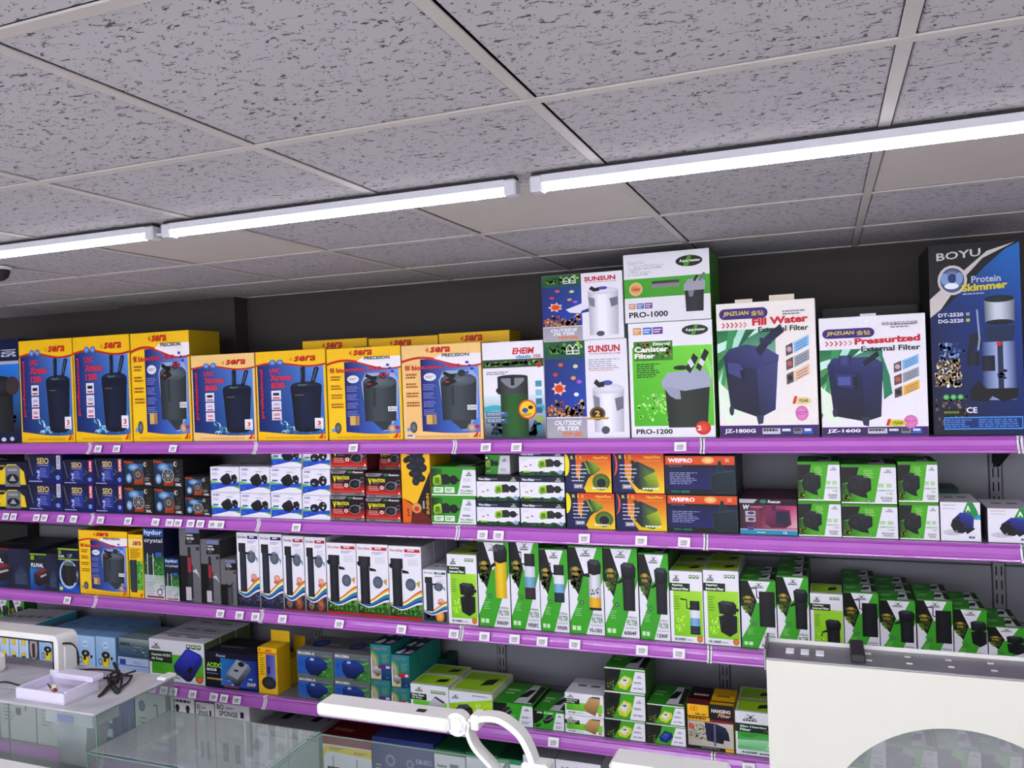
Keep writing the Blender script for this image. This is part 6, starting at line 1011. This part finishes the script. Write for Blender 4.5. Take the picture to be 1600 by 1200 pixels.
# ------------------------------------------------------------------ tanks, lamps and panel in front of the shelves
def glass_mat(name, tint, haze=0, gl=.08):
    mt = bpy.data.materials.new(name); mt.use_nodes = True; nt = mt.node_tree; nt.nodes.clear(); N = nt.nodes.new; Lk = nt.links.new
    out = N('ShaderNodeOutputMaterial'); tr = N('ShaderNodeBsdfTransparent'); tr.inputs[0].default_value = lin(tint)
    g = N('ShaderNodeBsdfGlossy'); g.inputs['Roughness'].default_value = .04
    lw = N('ShaderNodeLayerWeight'); lw.inputs[0].default_value = .5; pw = N('ShaderNodeMath'); pw.operation = 'POWER'; pw.inputs[1].default_value = 4
    sc = N('ShaderNodeMapRange'); sc.inputs[3].default_value = .03; sc.inputs[4].default_value = .75; mx = N('ShaderNodeMixShader')
    Lk(lw.outputs['Facing'], pw.inputs[0]); Lk(pw.outputs[0], sc.inputs[0]); Lk(sc.outputs[0], mx.inputs[0]); Lk(tr.outputs[0], mx.inputs[1]); Lk(g.outputs[0], mx.inputs[2]); last = mx
    if haze:
        d = N('ShaderNodeBsdfDiffuse'); d.inputs[0].default_value = lin('d4d5da'); m2 = N('ShaderNodeMixShader')
        n = N('ShaderNodeTexNoise'); n.inputs['Scale'].default_value = 9; rp = N('ShaderNodeMapRange'); rp.inputs[3].default_value = haze*.6; rp.inputs[4].default_value = haze*1.4
        tc = N('ShaderNodeTexCoord'); Lk(tc.outputs['Object'], n.inputs['Vector']); Lk(n.outputs['Fac'], rp.inputs[0]); Lk(rp.outputs[0], m2.inputs[0]); Lk(mx.outputs[0], m2.inputs[1]); Lk(d.outputs[0], m2.inputs[2]); last = m2
    Lk(last.outputs[0], out.inputs[0]); return mt
M['glass'] = glass_mat('clear_glass', 'f0f5f2', .06)
M['cover'] = glass_mat('dusty_glass', 'e4ece6', .2)
M['pane'] = glass_mat('grey_window', 'dcdfdc', .2)
M['edge'] = mat('green_glass_edge', '76948a', .2, noise=.05)
M['lid'] = glass_mat('frosted_lid', 'e8e6e6', .62)
M['white'] = mat('white_plastic', 'e8e8e3', .35, noise=.02)
M['cream'] = mat('cream_panel', 'cdcdc0', .4, noise=.02, scale=4)
M['black'] = mat('black_rubber', '141416', .5, noise=.05)
M['steel'] = mat('brushed_steel', '8a8a8c', .38, metal=.6, noise=.12, scale=14)
M['counter'] = mat('white_counter', 'd6d4d2', .5, noise=.04)
M['lilac'] = mat('lilac_plastic', 'dcd7ea', .3, noise=.03)
M['frost'] = glass_mat('milky_plastic', 'd8d8ec', .8)
ZC = H-2.10
ct = empty('display_counter', (-.4, .85, 0), 'white counter carrying the glass tanks', 'counter')
MB().box(-2.1, -.33, ZC-.03, 2.75, .33, ZC, .004).build('counter_top', M['counter'], ct)
for x in (-2.0, -.4, 1.2, 2.65): MB().box(x-.02, -.3, 0, x+.02, .3, ZC-.0305).build('leg_panel', M['counter'], ct)
def tank(name, x0, x1, y0, y1, z1, label, cover=False):
    t = empty(name, ((x0+x1)/2, (y0+y1)/2, ZC), label, 'fish tank'); w, d, h, g = (x1-x0)/2, (y1-y0)/2, z1-ZC, .006
    MB().box(-w, -d, 0, w, d, g).build('base_pane', M['glass'], t)
    for n, b in (('front_pane', (-w, -d, g, w, -d+g, h)), ('back_pane', (-w, d-g, g, w, d, h)), ('side_pane', (-w, -d+g, g, -w+g, d-g, h)), ('side_pane', (w-g, -d+g, g, w, d-g, h))):
        MB().box(*b).build(n, M['glass'], t)
    for b in ((-w, -d, h, w, -d+g, h+.002), (-w, d-g, h, w, d, h+.002), (-w, -d+g, h, -w+g, d-g, h+.002), (w-g, -d+g, h, w, d-g, h+.002)):
        MB().box(*b).build('rim', M['edge'], t)
    for sx in (-1, 1):
        for sy in (-1, 1): MB().box(sx*w-.004 if sx > 0 else -w-.0005, sy*d-.004 if sy > 0 else -d-.0005, g, sx*w+.0005 if sx > 0 else -w+.004, sy*d+.0005 if sy > 0 else -d+.004, h).build('corner_seam', M['edge'], t)
    if cover: MB().box(-w+.012, -d+.012, h+.0022, w-.012, d-.012, h+.0072, .001).build('cover_glass', M['cover'], t)
    return t
ZA, ZBk = H-1.60, H-1.70
tank('glass_tank', -.695, -.012, .66, 1.03, ZBk, 'clear glass tank with a dusty glass cover', True)
tank('glass_tank', -.004, .70, .66, 1.02, ZBk, 'open clear glass tank beside the covered one')
tank('glass_tank', -1.62, -.712, .72, 1.08, ZA, 'taller glass tank under a frosted white lid')
lid = empty('tank_lid', (-1.166, .9, ZA+.002), 'frosted white lid lying across the taller glass tank', 'lid')
MB().box(-.47, -.19, .0004, .455, .185, .009, .003).build('sheet', M['lid'], lid)
MB().box(.42, .125, .0092, .463, .188, .022, .004).build('corner_guard', M['white'], lid)
# hang-on filter tray standing on the lid, its cup below
p = on_z(98, 1112, ZA+.012)
ZT = ZA+.0112
tr = empty('filter_tray', (-1.0, .815, ZT), 'lilac-white open filter tray standing on the frosted lid', 'filter')
MB().box(-.125, -.075, 0, .115, .075, .006, .001).build('tray_floor', M['lilac'], tr)
for b in ((-.125, -.075, .006, .115, -.066, .04), (-.125, .066, .006, .115, .075, .055), (-.125, -.066, .006, -.114, .066, .04), (.104, -.066, .006, .115, .066, .045)):
    MB().box(*b, .002).build('tray_wall', M['lilac'], tr)
MB().box(-.06, .03, .04, .13, .09, .062, .006).build('tray_hood', M['lilac'], tr)
MB().box(.0, -.064, .006, .06, -.01, .012).build('dark_well', M['black'], tr)
cp = empty('filter_cup', (-.845, .762, ZA-.19), 'milky plastic filter cup hanging inside the taller tank', 'filter')
MB().add([(-.06, -.03, 0), (.06, -.03, 0), (.06, .05, 0), (-.06, .05, 0), (-.085, -.034, .185), (.085, -.034, .185), (.085, .07, .185), (-.085, .07, .185)],
         [(0,3,2,1), (0,1,5,4), (1,2,6,5), (2,3,7,6), (3,0,4,7)]).build('cup', M['frost'], cp)
MB().box(-.12, -.036, .14, .11, .08, .188, .004).build('shoulder', M['frost'], cp)
MB().box(-.055, -.0375, .15, .02, -.0362, .176).build('print', mat('faded_blue_print', '8c8fb8', .5, noise=.2, scale=90), cp)
# small fish-shaped plastic clip on the tray rim
fc = empty('rim_clip', (-.945, .755, ZT+.0405), 'tiny cream and red-brown clip on the tray rim', 'clip')
MB().lathe([(.002, .0), (.01, .004), (.012, .012), (.007, .02), (.001, .023)], .0, 0, 10).build('cream_bead', mat('cream_bead', 'd8cfb0', .5, noise=.1), fc, smooth=True)
MB().tube([(-.035, 0, .022), (-.01, -.003, .006), (.02, -.006, .004)], [.002, .005, .002], 6).build('brown_stem', mat('brown_stem', '4a2c24', .5, noise=.1), fc)
MB().lathe([(.001, -.0), (.008, .005), (.008, .012), (.001, .016)], .012, -.012, 10).build('red_knob', mat('red_knob', '7a2430', .4, noise=.1), fc, smooth=True)
# black cable bundle on the lid
def onlid(x, y, dz): return on_z(x, y, ZT+dz)
cab = empty('power_cable', onlid(180, 1070, 0), 'tangled black power cable lying on the frosted lid', 'cable')
L0 = cab.location.copy()
def cable(pts, r=.0042): MB().tube([q-L0 for q in smooth_path([onlid(*p) for p in pts], 5)], r, 7).build('cable_loop', M['black'], cab, smooth=True)
cable([(108, 1051, .03), (125, 1047, .03), (150, 1046, .02), (176, 1048, .012), (186, 1052, .008)])
cable([(130, 1056, .035), (150, 1056, .02), (168, 1060, .01), (185, 1056, .008)])
cable([(212, 1048, .03), (195, 1054, .02), (175, 1066, .008), (160, 1082, .006), (154, 1088, .006), (163, 1082, .007), (180, 1064, .01), (190, 1055, .014)])
cable([(168, 1056, .012), (170, 1066, .008), (178, 1078, .006), (184, 1083, .006), (188, 1074, .007), (190, 1062, .01), (186, 1055, .014)])
cable([(186, 1052, .01), (200, 1056, .012), (206, 1056, .014), (200, 1066, .008), (190, 1074, .008), (186, 1078, .007), (178, 1070, .009)])
cable([(178, 1036, .04), (182, 1044, .03), (186, 1052, .016), (181, 1058, .012)], .006)
cable([(172, 1054, .014), (180, 1050, .018), (190, 1054, .016), (187, 1060, .012), (177, 1059, .012), (172, 1054, .016)], .005)
MB().box(-.02, -.008, .004, .012, .012, .024, .004).build('tie_knot', M['black'], cab)
# plug and lead at the tank's far corner
pl = empty('power_plug', (-1.36, .79, ZA+.0112), 'black two-pin power plug on the frosted lid', 'plug')
MB().box(-.03, -.018, 0, .03, .018, .032, .006).build('plug_body', M['black'], pl)
for dy in (.008, .024): MB().tube([(-.03, 0, dy), (-.05, 0, dy)], .0028, 6).build('pin', M['steel'], pl)
MB().tube(smooth_path([(.028, 0, .018), (.06, .0, .02), (.12, -.0, .03), (.17, .01, .02), (.2, .02, .006)]), .004, 6).build('lead', M['black'], pl, smooth=True)
# white U-shaped lamp bracket at the back of the lid
YBk = 1.0
def U(x, y): q = on_y(x, y, YBk); return (q.x, q.z)
ox0, oz1 = on_y(-60, 978, YBk).x, on_y(50, 985, YBk).z; ox1 = on_y(101, 1010, YBk).x; zl = ZA+.0115
ub = empty('lamp_bracket', (0, YBk, 0), 'white U-shaped plastic lamp bracket with black inner lining', 'bracket')
def roundrect(x0, x1, z0, z1, r, n=6):
    P = [(x0, z0)]
    P += [(x0+r-r*math.cos(a), z1-r+r*sin(a)) for a in [math.pi/2*k/n for k in range(n+1)]]
    P += [(x1-r+r*sin(a), z1-r+r*math.cos(a)) for a in [math.pi/2*k/n for k in range(n+1)]]
    return P+[(x1, z0)]
def ushape(x0, x1, z0, z1, t, y0, y1, r):
    A_, B_ = roundrect(x0, x1, z0, z1, r), roundrect(x0+t, x1-t, z0, z1-t, max(r-t, .006)); mb = MB()
    n = len(A_); vs = [(x, y, z) for y in (y0, y1) for L_ in (A_, B_) for x, z in L_]
    fs = []
    for i in range(n-1):
        fs += [(i, i+1, n+i+1, n+i), (2*n+i, 3*n+i, 3*n+i+1, 2*n+i+1), (i, 2*n+i, 2*n+i+1, i+1), (n+i, n+i+1, 3*n+i+1, 3*n+i)]
    fs += [(0, n, 3*n, 2*n), (n-1, 3*n-1, 4*n-1, 2*n-1)]
    return mb.add(vs, fs)
ushape(ox0, ox1, zl, oz1, .024, -.03, .06, .03).build('frame', M['white'], ub)
ushape(ox0+.0245, ox1-.0245, zl, oz1-.0245, .006, -.031, .055, .014).build('inner_lining', M['black'], ub)
MB().tube(smooth_path([(ox1+.002, -.01, oz1-.035), (ox1+.004, .03, oz1-.05), (ox1+.003, .055, oz1-.09), (ox1+.003, .057, zl+.01)]), .004, 6).build('scale_arc', M['black'], ub, smooth=True)
MB().box(ox1+.0005, -.005, zl+.001, ox1+.006, .05, oz1-.05, .002).build('scale_plate', M['white'], ub)
hd = empty('bracket_lamp', (on_y(-8, 1020, .93).x, .93, zl), 'small white lamp head standing under the bracket', 'lamp')
MB().box(-.07, -.04, .0, .045, .02, .075, .012).build('housing', M['white'], hd)

# clip-on lamps
def lamp(x0, x1, y0, y1, z1, label, right=True):
    L_ = empty('clip_lamp', (x0, (y0+y1)/2, z1), label, 'lamp'); w, d = x1-x0, (y1-y0)/2
    MB().box(0, -d, -.042, w, d, 0, .01).build('lamp_head', M['white'], L_)
    MB().box(.02, -d+.012, -.0432, w-.02, d-.012, -.0421).build('lens', M['lid'], L_)
    return L_
q0, q1 = on_z(492, 1099, H-1.5), on_z(697, 1128, H-1.5)
lp = lamp(q0.x, q1.x, q0.y, q0.y+.095, H-1.5, 'white clip-on lamp bar with a dark maker mark')
wq = q1.x-q0.x; d = .0475
MB().box(wq-.125, -.014, .0, wq-.095, .006, .0012).build('maker_mark', M['black'], lp)
ym = q0.y+d-.0475+.0475
def LP(x, y): r = on_y(x, y, lp.location.y); return r-lp.location
MB().box(wq-.004, -.014, -.032, wq+.03, .014, -.014, .004).build('hinge_arm', M['white'], lp)
c0 = LP(718, 1128)
MB().prism([(c0.x+.036*math.cos(a), c0.z+.036*sin(a)) for a in [6.283*k/18 for k in range(18)]], -.022, .012, 'y').build('hinge_disc', M['white'], lp)
MB().prism([(c0.x+(.024 if k % 2 else .02)*math.cos(a), c0.z+(.024 if k % 2 else .02)*sin(a)) for k, a in enumerate([6.283*k/18 for k in range(18)])], -.03, -.0221, 'y').build('hinge_knob', M['white'], lp)
def ribbon(mb, pts, w, t):
    P = smooth_path(pts, 6); n = len(P); prof = []
    for i, p in enumerate(P):
        tg = (P[min(i+1, n-1)]-P[max(i-1, 0)]).normalized(); nn = Vector((tg.z, 0, -tg.x))*t/2; prof.append((p, nn))
    vs = []
    for p, nn in prof: vs += [p+nn+Vector((0, -w, 0)), p+nn+Vector((0, w, 0)), p-nn+Vector((0, w, 0)), p-nn+Vector((0, -w, 0))]
    fs = [(4*i+k, 4*i+(k+1) % 4, 4*i+4+(k+1) % 4, 4*i+4+k) for i in range(n-1) for k in range(4)] + [(3, 2, 1, 0), (4*n-4, 4*n-3, 4*n-2, 4*n-1)]
    mb.add(vs, fs)
mb = MB(); ribbon(mb, [LP(737, 1124), LP(760, 1119), LP(785, 1123), LP(812, 1143), LP(827, 1168), LP(836, 1192)], .022, .018); mb.build('curved_arm', M['white'], lp, smooth=False)
mb = MB(); ribbon(mb, [LP(737, 1124), LP(734, 1140), LP(744, 1165), LP(768, 1192), LP(792, 1222), LP(812, 1245)], .022, .012); mb.build('curved_stay', M['white'], lp)
MB().box(LP(740, 1124).x, -.026, LP(740, 1136).z, LP(752, 1124).x, .026, LP(740, 1112).z, .004).build('collar', M['white'], lp)
cz = LP(838, 1190)
MB().box(cz.x-.04, -.03, ZBk+.0025-lp.location.z, cz.x+.045, .03, cz.z+.004, .008).build('clamp', M['white'], lp)
r0, r1 = on_z(950, 1192, H-1.56), on_z(1136, 1218, H-1.56)
l2 = lamp(r0.x, r1.x, r0.y, r0.y+.105, H-1.56, 'white clip-on lamp bar nearer the cream panel')
MB().box(.1, -.02, ZC+.003-l2.location.z, .13, .02, -.0435, .004).build('support_post', M['white'], l2)
MB().box(.02, -.05, ZC+.0005-l2.location.z, .21, .05, ZC+.0035-l2.location.z, .001).build('foot', M['white'], l2)
# cream panel with arched opening
P0 = on_z(1197, 1031, H-1.30); px0, py0, pz1 = P0.x, P0.y, H-1.30
pn = empty('arched_panel', (px0, py0, ZC), 'cream display panel with an arched opening and steel top channel', 'display panel')
pw, ph = 1.0, pz1-ZC; apx = on_y(1500, 1140, py0); ar = .345; acx = apx.x-px0; acz = apx.z-ZC-ar
N_ = 40; vs = []; fs = []
arc = [(acx+ar*math.cos(math.pi*k/N_), max(acz, 0)+ar*sin(math.pi*k/N_)*(1 if acz >= 0 else (ar+acz)/ar)) for k in range(N_+1)]   # right to left over the top
outer = []
for (x, z) in arc:
    dx, dz = x-acx, z-max(acz, 0); s = min((pw-acx)/dx if dx > 1e-6 else 9e9, (-acx)/dx if dx < -1e-6 else 9e9, (ph-max(acz, 0))/dz if dz > 1e-6 else 9e9); outer.append((acx+dx*s, max(acz, 0)+dz*s))
t_ = .008
for y in (0, t_): vs += [(x, y, z) for x, z in arc] + [(x, y, z) for x, z in outer]
n = N_+1
for i in range(N_):
    fs += [(i, n+i, n+i+1, i+1), (2*n+i, 2*n+i+1, 3*n+i+1, 3*n+i), (i, i+1, 2*n+i+1, 2*n+i), (n+i, 3*n+i, 3*n+i+1, n+i+1)]
mb = MB().add(vs, fs)
# corners and the parts beside and below the arch
def tri(a, b, c): mb.add([(a[0], 0, a[1]), (b[0], 0, b[1]), (c[0], 0, c[1]), (a[0], t_, a[1]), (b[0], t_, b[1]), (c[0], t_, c[1])], [(0,1,2), (5,4,3), (0,3,4,1), (1,4,5,2), (2,5,3,0)])
for i in range(N_):
    a, b = outer[i], outer[i+1]
    if abs(a[0]-b[0]) > 1e-6 and abs(a[1]-b[1]) > 1e-6:
        tri(a, (pw if a[0] > acx else 0, ph), b)
zb = max(acz, 0)
if zb > .004:
    mb.box(0, 0, 0, acx-ar, t_, zb); mb.box(acx+ar, 0, 0, pw, t_, zb)
mb.build('front_sheet', M['cream'], pn)
MB().box(.002, t_+.001, .002, pw-.002, t_+.004, ph-.01).build('window_pane', M['pane'], pn)
MB().box(0, t_+.005, 0, .008, .135, ph-.001).build('end_sheet', M['cream'], pn)
MB().box(0, .0005, ph, pw, .145, ph+.006, .001).build('top_channel', M['steel'], pn)
MB().box(-.004, .145, ph-.01, pw, .152, ph+.016, .001).build('back_rim', M['white'], pn)
MB().box(-.006, .001, ph-.03, -.0005, .152, ph+.03, .001).build('end_bracket', M['steel'], pn)
q = on_z(1340, 1030, pz1)
MB().box(q.x-px0-.018, .02, ph+.0062, q.x-px0+.018, .155, ph+.028, .002).build('dark_clip', M['black'], pn)
for k in range(7):
    for yy in (.045, .1): MB().box(.26+.1*k, yy, ph+.0061, .275+.1*k, yy+.008, ph+.0075).build('rivet', M['white'], pn)
for k, x in enumerate((.05, .09, .13)): MB().box(x, .05, ph+.0061, x+.022, .09, ph+.01, .001).build('vent_plate', M['tag'], pn)
# white ledge in front of the taller tank
q0 = on_y(-60, 1172, .54); q1 = on_y(105, 1203, .54)
tag(MB().box(q0.x, .46, ZC+.0005, q1.x, .54, q1.z, .006).build('white_block', M['white']), 'white block lying in front of the taller tank', 'block')
